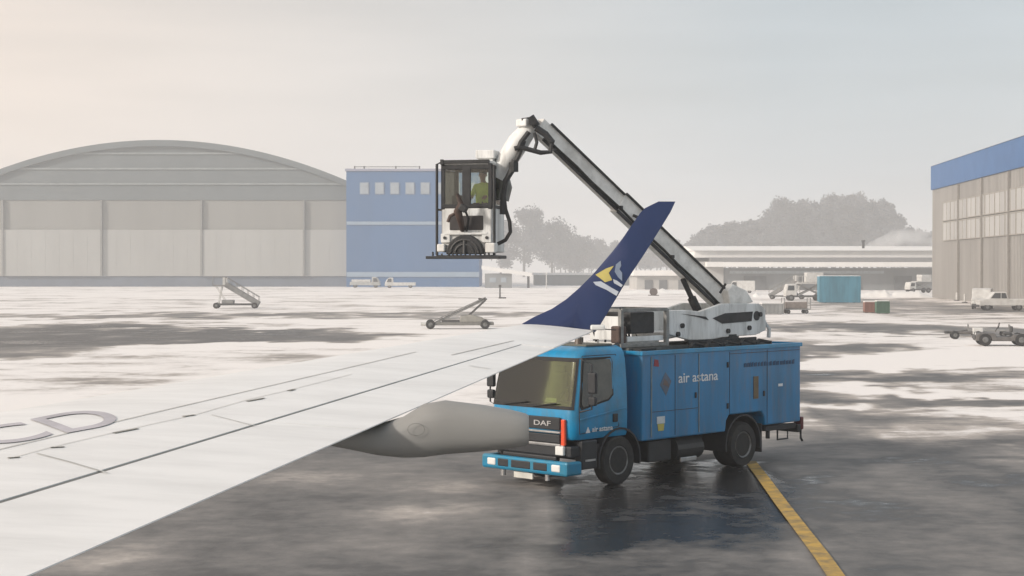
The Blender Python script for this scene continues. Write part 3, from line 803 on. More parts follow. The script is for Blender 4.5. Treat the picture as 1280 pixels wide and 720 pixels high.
# faint unreadable dark writing on the rear panel, drawn as the run of small marks the photograph shows
mb = MB(); rnd = random.Random(3); x = 4.15
while x < 6.05:
    w_ = rnd.uniform(.05, .12); mb.prism([(x, 2.22), (x + w_, 2.22), (x + w_, 2.30 + rnd.uniform(0, .03)), (x, 2.30)], -1.249, -1.242); x += w_ + rnd.uniform(.015, .05)
mb.build('faded_lettering', mat('faded writing', (.012, .06, .14), .6), box)
# rear end
mb = MB(); mb.bb(6.30, 6.42, -1.2, 1.2, .62, .80); mb.bb(5.1, 6.3, -1.15, -1.05, .72, .84); mb.build('rear_bumper', dk, truck, bevel=.02)
for s in (-1, 1):
    mb = MB(); mb.box((6.50, s * 1.08, .82), (.12, .22, .30)); mb.build('tail_light', mat('tail light dark red', (.12, .015, .015), .3), truck, bevel=.03)
mb = MB()
mb.tube([(6.42, -1.1, .72), (6.55, -1.1, .66), (6.56, -1.1, .46), (6.62, -1.1, .40)], .03)
mb.tube([(5.6, -1.12, .72), (5.6, -1.12, .50), (6.0, -1.12, .50), (6.0, -1.12, .72)], .022)
mb.tube([(5.25, -1.1, .72), (5.25, -1.1, .55)], .05); mb.build_each('rear_bracket', dk, truck)
# mirrors
for s in (-1, 1):
    mb = MB(); xs_, yy = -1.12, s * 1.42
    mb.tube([(-1.15, s * 1.13, 2.62), (xs_, yy, 2.50), (xs_, yy, 1.62), (-1.20, s * 1.18, 1.56)], .018)
    mr_ = mb.build('mirror', dk, truck)
    mb = MB(); mb.box((xs_ + .03, yy, 2.14), (.10, .20, .42)); mb.box((xs_ + .03, yy, 1.78), (.10, .18, .18)); mb.build('mirror_housing', dk, mr_, bevel=.03)
# cab roof fittings
mb = MB(); mb.bb(-.7, .1, -.9, .9, 2.83, 2.87); mb.build('roof_rack', mat('grimy grey', (.13, .13, .11), .8), truck, bevel=.01)
MB().tube([(-.6, -.6, 2.86), (-.6, -.6, 2.98)], [.09, .07], 12).build('beacon', mat('dull beacon', (.10, .07, .05), .4), truck)
mb = MB(); mb.tube([(.3, -.7, 2.3), (.32, -.7, 2.75), (.5, -.7, 2.82)], .06, 10); mb.tube([(.45, .3, 2.2), (.45, .3, 2.95)], .07, 10); mb.build('exhaust_stack', dk, truck)
Mfm = Matrix(((1, 0, 0, -.84), (0, 0, -1, -1.186), (0, 1, 0, 1.14), (0, 0, 0, 1)))
text('lettering', 'air astana', .15, Mfm, white_let, cab, .62)
MB().prism([(-1.03, 1.13), (-.90, 1.13), (-.965, 1.25)], -1.192, -1.180).build('emblem', white_let, cab)

# turret on the roof
mb = MB(); mb.bb(.8, 5.9, -.75, .75, 2.665, 2.74); mb.build('roof_deck', mat('grimy deck', (.11, .11, .10), .8, 0, .3, 3), truck)
for i in range(7):
    pass
mb = MB(); mb.tube([(4.6, 0, 2.74), (4.6, 0, 2.92)], .62, 28); mb.build('slew_ring', dark_metal, truck)
cheek = [(2.32, 2.98), (2.32, 3.50), (2.9, 3.50), (3.4, 3.46), (4.2, 3.62), (5.62, 3.60), (5.86, 3.45), (5.88, 2.98), (5.5, 2.88), (4.2, 2.86), (3.6, 2.80), (3.0, 2.84)]
mb = MB(); mb.prism(cheek, -.60, -.50); mb.prism(cheek, .50, .60); mb.bb(2.35, 5.8, -.5, .5, 2.90, 3.02); mb.bb(5.55, 5.62, -.5, .5, 3.02, 3.5)
tur = mb.build('turret', white_paint, truck, bevel=.02)
mb = MB(); mb.prism([(3.85, 3.30), (4.3, 3.40), (5.35, 3.42), (5.30, 3.20), (4.2, 3.17)], -.612, -.601); mb.prism([(2.75, 3.42), (3.6, 3.34), (3.7, 3.26), (3.3, 3.34)], -.612, -.601); mb.build_each('turret_slot', dark_metal, tur)
mb = MB()
for x, z in ((2.75, 3.16), (2.60, 2.98), (4.4, 3.0), (5.2, 3.05), (5.62, 3.35)): mb.tube([(x, -.65, z), (x, -.59, z)], .055, 10)
mb.tube([(5.5, -.62, 3.32), (5.5, .62, 3.32)], .11, 14); mb.build_each('pivot_pin', dark_metal, tur)
mb = MB(); mb.bb(5.89, 6.12, -.4, .4, 2.95, 3.4); mb.tube([(6.0, -.45, 3.2), (6.14, -.5, 3.0), (6.12, -.5, 2.8)], .05); mb.build('counterweight', white_paint, tur, bevel=.04)
mb = MB(); mb.bb(2.9, 5.4, -.68, -.62, 2.76, 2.84); mb.build('underframe', dark_metal, tur)
# pump frame in front of the turret
mb = MB()
for x in (.72, 2.22):
    for y in (-.6, .6): mb.box((x, y, 3.14), (.09, .09, .80))
for y in (-.6, .6):
    for z in (2.78, 3.53): mb.box((1.47, y, z), (1.5, .08, .07))
for x in (.72, 2.22):
    for z in (2.78, 3.53): mb.box((x, 0, z), (.08, 1.2, .07))
fr = mb.build('pump_frame', mat('frame grey', (.26, .26, .25), .6, .1, .2, 5), truck, bevel=.01)
mb = MB(); mb.bb(1.15, 1.95, -.50, .45, 3.02, 3.48); mb.build('radiator', dark_metal, fr, bevel=.03)
mb = MB(); mb.bb(.95, 2.15, -.58, -.50, 2.86, 2.97); mb.bb(.85, 2.1, -.5, .5, 2.75, 2.86); mb.bb(.76, .80, -.5, .3, 2.9, 3.4); mb.build_each('pale_tray', white_paint, fr, bevel=.01)
mb = MB(); mb.bb(.62, .86, -.64, -.4, 2.84, 3.2); mb.build_each('control_box', brown_m, fr, bevel=.03)
mb = MB()
rnd = random.Random(5)
for i in range(9):
    x = rnd.uniform(.8, 2.0); y = rnd.uniform(-.55, .5)
    mb.tube([(x, y, 2.85), (x + rnd.uniform(-.2, .2), y + .05, 3.2), (x + rnd.uniform(-.3, .3), y + rnd.uniform(-.1, .2), 3.5 + rnd.uniform(-.1, .06))], .025, 6)
mb.build_each('hose', black_rub, fr)
mb = MB()
for i in range(5):
    x = 2.6 + i * .6
    mb.tube([(x, -.95, 2.72), (x + .25, -.85, 2.78 + .03 * (i % 2)), (x + .55, -.95, 2.72)], .04, 6)
mb.bb(3.1, 3.5, -1.05, -.8, 2.67, 2.76); mb.bb(.9, 1.4, -1.0, -.7, 2.67, 2.73); mb.build_each('roof_hose', black_rub, truck)

# boom
def TL(p): return MTi @ Vector(p)
B0 = Vector((5.5, 0, 3.32)); apex_w = W(671, 157, 34.0); B1 = TL(apex_w)
bd = (B1 - B0).normalized()
side = bd.cross(Vector((0, 0, 1))).normalized(); upv = side.cross(bd)
if upv.z < 0: upv = -upv
near = side if (side.y < 0) else -side
Lb = (B1 - B0).length
mb = MB(); mb.bar(B0 - bd * .15, B0 + bd * Lb * .62, .24, .46, up=upv); boom = mb.build('boom', grey_paint, truck, bevel=.02)
mb = MB(); mb.bar(B0 + bd * Lb * .60, B1 - bd * .02, .19, .39, up=upv); mb.build('inner_boom', grey_paint, boom, bevel=.02)
mb = MB()
for u0, u1, hh, ww in ((-.1, .62, .235, .12), (.62, .97, .20, .095)):
    for sg in (1, -1):
        o = upv * (hh * sg); q = near * (ww + .03)
        mb.bar(B0 + bd * Lb * max(0, u0) + o + q, B0 + bd * Lb * u1 + o + q, .05, (.045 if sg > 0 else .07), up=upv)
mb.build('boom_rail', dark_metal, boom, bevel=.01)
mb = MB()
pts = []
for k in range(14):
    u = .04 + .93 * k / 13
    pts.append(B0 + bd * Lb * u + near * .17 - upv * (.16 + .012 * math.sin(k * 2.1)))
mb.tube(pts, .028, 6)
mb.tube([B0 + bd * Lb * .50 + near * .25, B0 + bd * Lb * .53 + near * .3 - upv * .02, B0 + bd * Lb * .57 + near * .25 - upv * .1], .035, 6)
mb.build('hydraulic_hose', black_rub, boom)
mb = MB()
for u in (.36, .62): mb.box(B0 + bd * Lb * u + near * .2 - upv * .14, (.07, .07, .07))
mb.tube([B0 + bd * Lb * .13 + near * .26, B0 + bd * Lb * .13 + near * .3 + upv * .25], .03); mb.build_each('clamp', dark_metal, boom)
# lift cylinder
mb = MB(); c0 = Vector((4.35, 0, 3.1)); c1 = B0 + bd * 1.9 - upv * .26
mb.tube([c0, c0.lerp(c1, .6)], .10, 12); mb.tube([c0.lerp(c1, .6), c1], .06, 12)
mb.build('lift_cylinder', dark_metal, truck)
mb = MB(); mb.prism([(5.0, 3.5), (5.9, 3.62), (5.62, 3.9), (5.1, 4.05), (4.9, 3.9)], -.24, .24); mb.build('boom_foot', grey_paint, boom, bevel=.03)
# knuckle and jib
J0 = TL(W(664, 158, 34)); J1 = TL(W(622, 222, 34.15)); J0b = TL(W(668, 150, 34))
mb = MB(); mb.tube([J0, TL(W(648, 178, 34)), TL(W(634, 200, 34.1)), J1], [.17, .23, .22, .17], 10)
jib = mb.build('jib', white_paint, truck, smooth=40)
mb = MB()
hh = [(690, 176), (688, 190), (676, 191), (650, 184), (643, 186)]
mb.tube([TL(W(x, y, 33.75)) for x, y in hh], .05, 8)
mb.tube([TL(W(x, y, 33.75)) for x, y in ((670, 160), (682, 168), (690, 178), (692, 188))], .07, 8)
mb.tube([TL(W(x, y, 33.75)) for x, y in ((668, 166), (671, 178), (668, 189))], .035, 8)
mb.tube([TL(W(x, y, 33.75)) for x, y in ((661, 165), (651, 178), (648, 186))], .05, 8)
mb.build('knuckle_link', dark_metal, boom)
mb = MB(); a_ = TL(W(666, 152, 33.6)); b_ = TL(W(666, 152, 34.3)); mb.tube([a_, b_], .085, 12)
mb.tube([TL(W(663, 146, 33.8)), TL(W(671, 158, 33.8))], .08, 8); mb.tube([TL(W(652, 150, 33.8)), TL(W(664, 148, 33.8))], .035, 6)
mb.build('knuckle', dark_metal, boom)
mb = MB(); mb.box(TL(W(656, 154, 33.9)), (.25, .3, .16)); mb.build('knuckle_guard', white_paint, boom, bevel=.03)
mb = MB()
mb.tube([TL(W(x, y, 33.8)) for x, y in ((643, 200), (641, 212), (632, 226), (629, 245), (628, 268))], .06, 8)
mb.tube([TL(W(x, y, 33.8)) for x, y in ((655, 176), (648, 195), (640, 210), (634, 222))], .05, 8)
mb.box(TL(W(642, 209, 33.8)), (.14, .14, .2)); mb.build('jib_hose', dark_metal, jib)
mb = MB()
mb.tube([TL(W(x, y, 33.8)) for x, y in ((630, 246), (632, 262), (637, 277), (638, 290), (632, 300), (622, 305))], .04, 8)
mb.build('hanging_hose', black_rub, jib, smooth=40)
mb = MB()
mb.tube([TL(W(x, y, 34.3)) for x, y in ((626, 212), (632, 235), (628, 250))], .14, 8); mb.build('cabin_bracket', mat('jib metal', (.20, .20, .19), .5, .4), jib)

# operator cabin
CA = R(-13)
MC_w = Matrix.Translation(W(583, 325, 33.7)) @ Matrix.Rotation(CA, 4, 'Z')
MC = MTi @ MC_w
def cm(): return MB(MC)
w2, dpt = .54, 1.15
mb = cm(); mb.bb(-w2, w2, 0, dpt, .16, 1.08)
cabin = mb.build('operator_cabin', white_paint, truck, bevel=.03)
cm().bb(-w2, w2, 0, dpt, 1.972, 2.06).build('cabin_roof', white_paint, cabin, bevel=.03)
mb = cm()
for x in (-w2 + .035, w2 - .035):
    for y in (.035, dpt - .035): mb.bb(x - .04, x + .04, y - .04, y + .04, 1.05, 2.0)
mb.bb(-.09, .09, -.015, .05, 1.08, 1.97)
for y in (-.012, dpt - .04):
    mb.bb(-w2, w2, y, y + .05, 1.08, 1.16); mb.bb(-w2, w2, y, y + .05, 1.88, 1.97)
for x in (-w2, w2 - .05): mb.bb(x, x + .05, .05, dpt - .05, 1.08, 1.15); mb.bb(x, x + .05, .05, dpt - .05, 1.9, 1.97)
mb.build('window_frame', dark_metal, cabin, bevel=.01)
for x0, x1 in ((-w2 + .08, -.092), (.092, w2 - .08)):
    cm().bb(x0, x1, .012, .02, 1.162, 1.878).build('window', op_glass, cabin)
cm().bb(w2 - .03, w2 - .022, .08, dpt - .08, 1.16, 1.89).build('window', op_glass, cabin)
cm().bb(-w2 + .022, -w2 + .03, .08, dpt - .08, 1.16, 1.89).build('window', op_glass, cabin)
cm().bb(-w2 + .08, w2 - .08, dpt - .03, dpt - .022, 1.16, 1.88).build('window', op_glass, cabin)
cm().bb(-.36, .36, -.02, .02, .62, .92).build('vent_grille', mat('vent dark brown', (.045, .04, .04), .6), cabin, bevel=.03)
mb = cm(); pts = [(.40 * math.cos(a), .12 + .40 * math.sin(a)) for a in np.linspace(0, math.pi, 15)]
mb.prism(pts, -.16, .1); mb.build('hose_reel', dark_metal, cabin, bevel=.02)
mb = cm()
for r_ in (.30, .20): mb.tube([(r_ * math.cos(a), -.175, .12 + r_ * math.sin(a)) for a in np.linspace(.1, 3.04, 12)], .02, 6)
mb.tube([(0, -.19, .12), (0, -.17, .40)], .03); mb.build_each('reel_rib', mat('reel rib', (.06, .06, .06), .5), cabin)
mb = cm(); mb.bb(-.54, -.34, -.05, -.002, .36, .55); mb.bb(.34, .54, -.05, -.002, .36, .55); mb.bb(-.46, .46, -.06, -.003, .52, .57); mb.build_each('bumper_plate', white_paint, cabin, bevel=.015)
mb = cm()
for x in (-.45, .45): mb.tube([(x, -.07, .46), (x, -.04, .46)], .035, 8)
mb.build_each('bolt', dark_metal, cabin)
mb = cm(); mb.bb(-.78, .80, -.35, -.20, .02, .08); mb.bb(-.6, .6, -.2, 1.1, .03, .10)
mb.build('platform', dark_metal, cabin, bevel=.01)
mb = cm(); rnd = random.Random(8)
for i in range(13):
    x = -.62 + i * .1 + rnd.uniform(-.03, .03); mb.tube([(x, -.30, .082), (x, -.30, rnd.uniform(.12, .17))], .02, 6)
mb.build_each('spray_nozzle', dark_metal, cabin)
mb = cm()
mb.box((-.50, -.1, .25), (.16, .2, .16)); mb.box((.55, -.1, .25), (.2, .2, .2)); mb.build_each('valve_box', grey_paint, cabin, bevel=.02)
mb = cm()
for x in (-.62, ):
    mb.tube([(x, -.05, .1), (x, -.05, 1.99), (x + .12, -.02, 2.05)], .03); mb.tube([(x, .9, .1), (x, .9, 1.99), (x + .1, .9, 2.03)], .03)
    mb.tube([(x, -.05, 1.05), (x, .9, 1.05)], .022)
mb.tube([(.60, -.02, .1), (.60, -.02, 1.95)], .03); mb.build_each('guard_rail', dark_metal, cabin, smooth=40)
mb = cm(); mb.bb(-.55, -.48, -.06, .0, 1.98, 2.09); mb.bb(-.5, .5, -.05, .0, 2.0, 2.075); mb.build('roof_visor', dark_metal, cabin, bevel=.01)
mb = cm(); mb.bb(.12, .52, .3, .8, 2.12, 2.30); mb.bb(.16, .48, .35, .75, 2.06, 2.12); mb.build('roof_unit', white_paint, cabin, bevel=.02)
mb = cm()
mb.tube([(-.08, -.02, .62), (-.06, -.25, .80), (-.10, -.32, 1.00), (-.03, -.34, 1.16), (-.10, -.36, 1.36)], [.05, .07, .09, .06, .035], 10)
mb.tube([(-.10, -.32, .98), (-.26, -.34, .90), (-.30, -.36, .78)], .035)
mb.build('spray_gun', brown_m, cabin, smooth=50)
cm().box((.02, -.32, 1.06), (.16, .18, .14), Matrix.Rotation(R(30), 3, 'Y')).build('gun_head', dark_metal, cabin, bevel=.02)
cm().tube([(.02, -.32, 1.1), (.10, -.2, .85), (.02, -.06, .60)], .025, 8).build('gun_hose', black_rub, cabin)
mb = cm(); mb.bb(.02, .36, .55, .92, .98, 1.10); mb.bb(.02, .36, .90, .98, 1.05, 1.62); mb.build('operator_seat', dark_metal, cabin, bevel=.04)
mb = cm(); mb.bb(-.35, -.12, .15, .28, 1.0, 1.35); mb.tube([(-.2, .3, 1.08), (-.18, .35, 1.3)], .02); mb.build('control_console', dark_metal, cabin, bevel=.02)

# ------------------------------------------------------------------ the operator (seated in the cabin)
def skin_body(name, joints, edges, m, M, sub=1):
    me = bpy.data.meshes.new(name)
    me.from_pydata([M @ Vector(j[0]) for j in joints], edges, [])
    o = bpy.data.objects.new(name, me); C.objects.link(o)
    sk = o.modifiers.new('skin', 'SKIN'); sk.use_smooth_shade = True
    for i, j in enumerate(joints):
        r_ = j[1]; me.skin_vertices[0].data[i].radius = (r_, r_) if not isinstance(r_, tuple) else r_
        me.skin_vertices[0].data[i].use_root = (i == 0)
    ss = o.modifiers.new('subsurf', 'SUBSURF'); ss.levels = sub; ss.render_levels = sub
    dg = bpy.context.evaluated_depsgraph_get(); dg.update()
    m2 = bpy.data.meshes.new_from_object(o.evaluated_get(dg))
    bpy.data.objects.remove(o); m2.materials.clear(); m2.materials.append(m); m2.shade_smooth(); m2.name = name
    o = bpy.data.objects.new(name, m2); C.objects.link(o)
    return o
skin_m = mat('skin', (.42, .25, .18), .6, 0, .06, 8)
hivis = mat('hi-vis yellow', (.62, .76, .14), .7, 0, .12, 6)
trous = mat('dark trousers', (.03, .035, .05), .8)
hair_m = mat('dark hair', (.02, .018, .016), .7)
MPn = MC_w @ Matrix.Translation((.19, .66, 1.10))
def operator():
    # local: -y forward (towards the window), z up, origin at the hip on the seat
    J = [((0, 0, .08), (.16, .12)), ((0, .02, .26), (.15, .11)), ((0, .03, .42), (.17, .12)), ((0, .02, .53), .06), ((0, -.01, .60), .055), ((0, -.02, .69), (.078, .09)), ((0, -.02, .76), (.066, .08)),
         ((-.17, .03, .46), .06), ((-.21, -.10, .26), .048), ((-.17, -.33, .22), .034),
         ((.17, .03, .46), .06), ((.20, -.10, .26), .048), ((.13, -.33, .22), .034),
         ((-.09, -.02, .04), .085), ((-.12, -.40, .04), .06), ((-.11, -.42, -.38), .042), ((-.11, -.52, -.42), .035),
         ((.09, -.02, .04), .085), ((.12, -.40, .04), .06), ((.11, -.42, -.38), .042), ((.11, -.52, -.42), .035)]
    E = [(0, 1), (1, 2), (2, 3), (3, 4), (4, 5), (5, 6), (2, 7), (7, 8), (8, 9), (2, 10), (10, 11), (11, 12), (0, 13), (13, 14), (14, 15), (15, 16), (0, 17), (17, 18), (18, 19), (19, 20)]
    org = MPn.translation.copy()
    t = skin_body('person', J, E, skin_m, MPn, 2)
    me = t.data
    me.materials.append(hivis); me.materials.append(trous); me.materials.append(black_rub)
    inv = MPn.inverted()
    for p in me.polygons:
        c = inv @ p.center
        if c.z < -.36: p.material_index = 3
        elif c.z < .10 and c.y < .2: p.material_index = 2
        elif c.z < .535 and c.y > -.30: p.material_index = 1
    tag(t, 'seated operator in a hi-vis yellow jacket inside the raised glazed cabin', 'person')
    t.data.transform(Matrix.Translation(-org)); t.location = org
    Ml = Matrix.Translation(-org) @ MPn
    def sph(mb, c, r, n=10):
        rings = []
        for i in range(1, n):
            a = math.pi * i / n
            rings.append([(c[0] + r[0] * math.sin(a) * math.cos(b), c[1] + r[1] * math.sin(a) * math.sin(b), c[2] + r[2] * math.cos(a)) for b in np.linspace(0, 2 * math.pi, 12, endpoint=False)])
        mb.loft(rings)
    mb = MB(Ml)
    for s in (-1, 1): sph(mb, (s * .03, -.098, .70), (.012, .008, .008))
    mb.build('eye', hair_m, t, smooth=60)
    mb = MB(Ml); mb.loft([[(-.006, -.10, .705), (.006, -.10, .705), (0, -.11, .70)], [(-.016, -.10, .672), (.016, -.10, .672), (0, -.128, .668)]]); mb.build('nose', skin_m, t)
    mb = MB(Ml); mb.box((0, -.102, .645), (.045, .01, .008)); mb.build('mouth', mat('lips', (.3, .12, .1), .5), t)
    mb = MB(Ml)
    for s in (-1, 1): sph(mb, (s * .080, -.01, .69), (.012, .02, .03))
    mb.build('ear', skin_m, t, smooth=60)
    mb = MB(Ml); sph(mb, (0, .008, .745), (.088, .10, .075)); mb.build('hair', hair_m, t, smooth=60)
    # hands on the console levers: palm, four bent fingers, a side thumb
    for s, wx in ((-1, -.17), (1, .13)):
        mb = MB(Ml); mb.tube([(wx, -.32, .22), (wx, -.37, .215), (wx, -.41, .205)], [.026, .038, .034], 10)
        for f in range(4):
            x = wx + (f - 1.5) * .019; l = (.028, .033, .03, .024)[f]
            mb.tube([(x, -.40, .212), (x, -.40 - l, .200), (x, -.41 - l, .178), (x, -.395 - l, .165)], [.0095, .009, .008, .006], 8)
        mb.tube([(wx - s * .03, -.36, .212), (wx - s * .048, -.385, .20), (wx - s * .045, -.41, .185)], [.011, .0095, .007], 8)
        mb.build('hand', skin_m, t, smooth=50)
operator()

# ------------------------------------------------------------------ the airliner's wing
wing_w = mat('wing white', (.80, .80, .79), .36, 0, .05, 1.6, col2=(.69, .69, .68), bump=.05, bscale=3, stretch=(.5, 2.2, 1))
wing_g = mat('wing seam grey', (.56, .555, .53), .6, 0, .15, 4)
navy = mat('navy blue paint', (.013, .028, .098), .33, 0, .06, 2, coat=.15)
fair_g = mat('fairing grey', (.27, .27, .26), .5, 0, .07, 1.2)
air = thing('airliner', (-1.0, 12.0, 0), 'airliner wing in white with an upturned navy blue winglet, filling the foreground', 'aircraft')
AO = Vector((-1.0, 12.0, 0))
Tt = W(742, 413, 17.0); Ti = W(260, 621, 9.6)
Lt = W(650, 406, 17.05); Li = W(0, 516, 12.0)
fwd = Vector((-.9976, .07, 0))
def lead(T):
    # where the fore-and-aft line through T meets the leading edge in plan
    d_ = Lt - Li; a = np.array([[fwd.x, -d_.x], [fwd.y, -d_.y]]); b = np.array([Li.x - T.x, Li.y - T.y])
    q = np.linalg.solve(a, b); return Li + d_ * q[1]
def TE(s): return Ti.lerp(Tt, s) if 0 <= s <= 1 else Ti + (Tt - Ti) * s
def foil(c): # upper crown as a share of the chord
    return .021 * (math.sin(math.pi * min(1, c ** .62)) ** 1) if c > 0 else 0
def up(s, c):
    T = TE(s); Lq = lead(T); ch = (T - Lq).length
    p = Lq.lerp(T, c); p.z += foil(c) * ch
    if c < .03: p.z -= (1 - c / .03) ** 2 * .02 * ch
    return p
def lo(s, c):
    T = TE(s); Lq = lead(T); ch = (T - Lq).length
    p = Lq.lerp(T, c); p.z -= .02 * ch + .085 * ch * math.sin(math.pi * c ** .6) * 1.0 if c < .999 else .012
    if c < .999: p.z += .02 * ch * c
    return p
CS = [0, .006, .02, .04, .08, .14, .22, .32, .42, .52, .62, .70, .76]
CG = .745                      # hinge line
FL_OUT = .83
SS = list(np.linspace(-.75, 1, 29))
def skin(c0, c1, s0, s1, name, m, parent, z=0, closed_front=False):
    cs = sorted(set([c0, c1] + [c for c in CS + [.82, .9, .96, 1] if c0 < c < c1])); ss = sorted(set([s0, s1] + [s for s in SS if s0 < s < s1]))
    rings = []
    for s in ss:
        u = [up(s, c) + Vector((0, 0, z)) - AO for c in cs]; l = [lo(s, c) - AO for c in reversed(cs)]
        if c0 > 0: pass
        rings.append(u + l)
    mb = MB(); mb.loft(rings); return mb.build(name, m, parent, smooth=50)
skin(0, CG - .006, -.75, 1, 'wing', wing_w, air)
wing = [o for o in bpy.data.objects if o.name == 'wing'][0]
skin(CG + .004, 1, -.75, .28, 'flap', wing_w, air, -.004)
skin(CG + .004, 1, .2815, FL_OUT, 'aileron', wing_w, air, -.004)
skin(CG - .0039, 1, FL_OUT + .002, 1, 'wing_tip', wing_w, air, 0)
mb = MB(); ss_ = np.linspace(-.75, .995, 40)
for a, b in zip(ss_, ss_[1:]):
    z = Vector((0, 0, -.006)); mb.poly([up(a, CG - .0065) + z - AO, up(a, CG + .0045) + z - AO, up(b, CG + .0045) + z - AO, up(b, CG - .0065) + z - AO])
mb.build('hinge_gap', mat('hinge gap', (.20, .20, .19), .8), wing)
# bvh of the upper skin for the marks lying on it
def upper_bvh():
    ss = np.linspace(-.75, 1, 120); cs = list(np.linspace(0, .1, 20)) + list(np.linspace(.11, 1, 60)); vs = [up(s, c) for s in ss for c in cs]; nc = len(cs)
    fs = [(i * nc + j, i * nc + j + 1, (i + 1) * nc + j + 1, (i + 1) * nc + j) for i in range(len(ss) - 1) for j in range(nc - 1)]
    return BVHTree.FromPolygons(vs, fs)
bvh = upper_bvh()
CP = Vector((0, 0, CAM_Z))
def onwing(px, py):
    d_ = (W(px, py, 10) - CP).normalized(); h = bvh.ray_cast(CP, d_)
    return h[0]
def strip(mb, pts, wd, mi=0):
    P_ = []
    for (a, b), (c, d_) in zip(pts, pts[1:]):
        nseg = max(2, int(abs(c - a) / 25))
        for k in range(nseg): P_.append((a + (c - a) * k / nseg, b + (d_ - b) * k / nseg))
    P_.append(pts[-1]); H = [onwing(*p) for p in P_]; H = [h for h in H if h]
    for a, b in zip(H, H[1:]):
        if (b - a).length > 3: continue
        t_ = (b - a).normalized(); q = t_.cross(Vector((0, 0, 1))).normalized() * wd * .5; z = Vector((0, 0, .004))
        mb.poly([a - q + z - AO, a + q + z - AO, b + q + z - AO, b - q + z - AO])
mb = MB()
strip(mb, [(-40, 572), (0, 562), (210, 512), (430, 461), (520, 440)], .014)
mb.build('seam', wing_g, wing); mb = MB(); strip(mb, [(10, 574), (62, 560), (142, 541), (243, 519), (309, 500), (361, 488), (440, 468)], .008)
mb.build('seam', wing_g, wing); mb = MB(); strip(mb, [(45, 567), (90, 579), (134, 592)], .018); mb.build('seam', wing_g, wing); mb = MB(); strip(mb, [(264, 519), (319, 533)], .012); mb.build('seam', wing_g, wing); mb = MB()
strip(mb, [(564, 444), (642, 426)], .016); mb.build('seam', wing_g, wing); mb = MB()
strip(mb, [(586, 457), (612, 461)], .02)
mb.build('seam', wing_g, wing)
mb = MB(); dkk = mat('hinge dark', (.27, .265, .24), .7)
for a in ((9, 573, 24, 572), (62, 560, 80, 559), (141, 542, 172, 536), (228, 521, 243, 519), (308, 502, 330, 498), (360, 489, 368, 487)):
    strip(mb, [(a[0], a[1]), (a[2], a[3])], .035)
mb.build_each('fastener_cover', dkk, wing)
# registration letters painted near the leading edge, tops towards the leading edge
reg_m = mat('registration grey', (.52, .50, .53), .6)
def wing_letters():
    me = text_mesh('KCD', 1.0, 0); xs = [v.co.x for v in me.vertices]; ys = [v.co.y for v in me.vertices]
    x0, x1 = min(xs), max(xs); y0, y1 = min(ys), max(ys)
    bm = bmesh.new(); bm.from_mesh(me); bmesh.ops.subdivide_edges(bm, edges=[e for e in bm.edges if e.calc_length() > .15], cuts=3); bm.to_mesh(me); bm.free()
    # corners as read in the photograph: baseline and cap line of the row of letters
    bl = (onwing(-110, 578), onwing(164, 528)); tl = (onwing(-150, 561), onwing(112, 510))
    for v in me.vertices:
        a = (v.co.x - x0) / (x1 - x0); b = (v.co.y - y0) / (y1 - y0)
        p = bl[0].lerp(bl[1], a).lerp(tl[0].lerp(tl[1], a), b)
        h = bvh.ray_cast(p + Vector((0, 0, 2)), Vector((0, 0, -1)))
        q = h[0] if h[0] else p
        v.co = q + Vector((0, 0, .006)) - AO
    me.materials.append(reg_m)
    o = bpy.data.objects.new('registration_letters', me); C.objects.link(o); o.parent = wing
try: wing_letters()
except Exception as e: print('letters', e)
# flap track fairing under the trailing edge
def fairing():
    sec = [(-2.2, -1.27, .10, .035), (-1.7, -1.265, .15, .05), (-1.35, -1.265, .18, .06), (-1.0, -1.28, .20, .115), (-.82, -1.262, .205, .15), (-.66, -1.21, .205, .198), (-.5, -1.185, .20, .20), (-.2, -1.19, .185, .17), (.0, -1.195, .165, .14), (.10, -1.20, .15, .12), (.125, -1.20, .135, .105)]
    rings = []
    for x, zc, ry, rz in sec:
        y = 12.15 - .07 * (x + .6)
        ring = []
        for k in range(28):
            a = 2 * math.pi * k / 28; ca, sa = math.cos(a), math.sin(a)
            e = .72
            ring.append(Vector((x, y + ry * math.copysign(abs(ca) ** e, ca), CAM_Z + zc + rz * math.copysign(abs(sa) ** e, sa))) - AO)
        rings.append(ring)
    mb = MB(); mb.loft(rings); o = mb.build('flap_fairing', fair_g, air, smooth=40)
    c = W(520, 537, 11.93); mb = MB()
    pts = [(c.x + .062 * math.cos(a) - AO.x, c.y - AO.y + .003, c.z + .045 * math.sin(a)) for a in np.linspace(0, 2 * math.pi, 22)]
    mb.tube(pts, .0015, 6); mb.build('access_panel', mat('fairing seam', (.15, .15, .145), .6), o)
fairing()
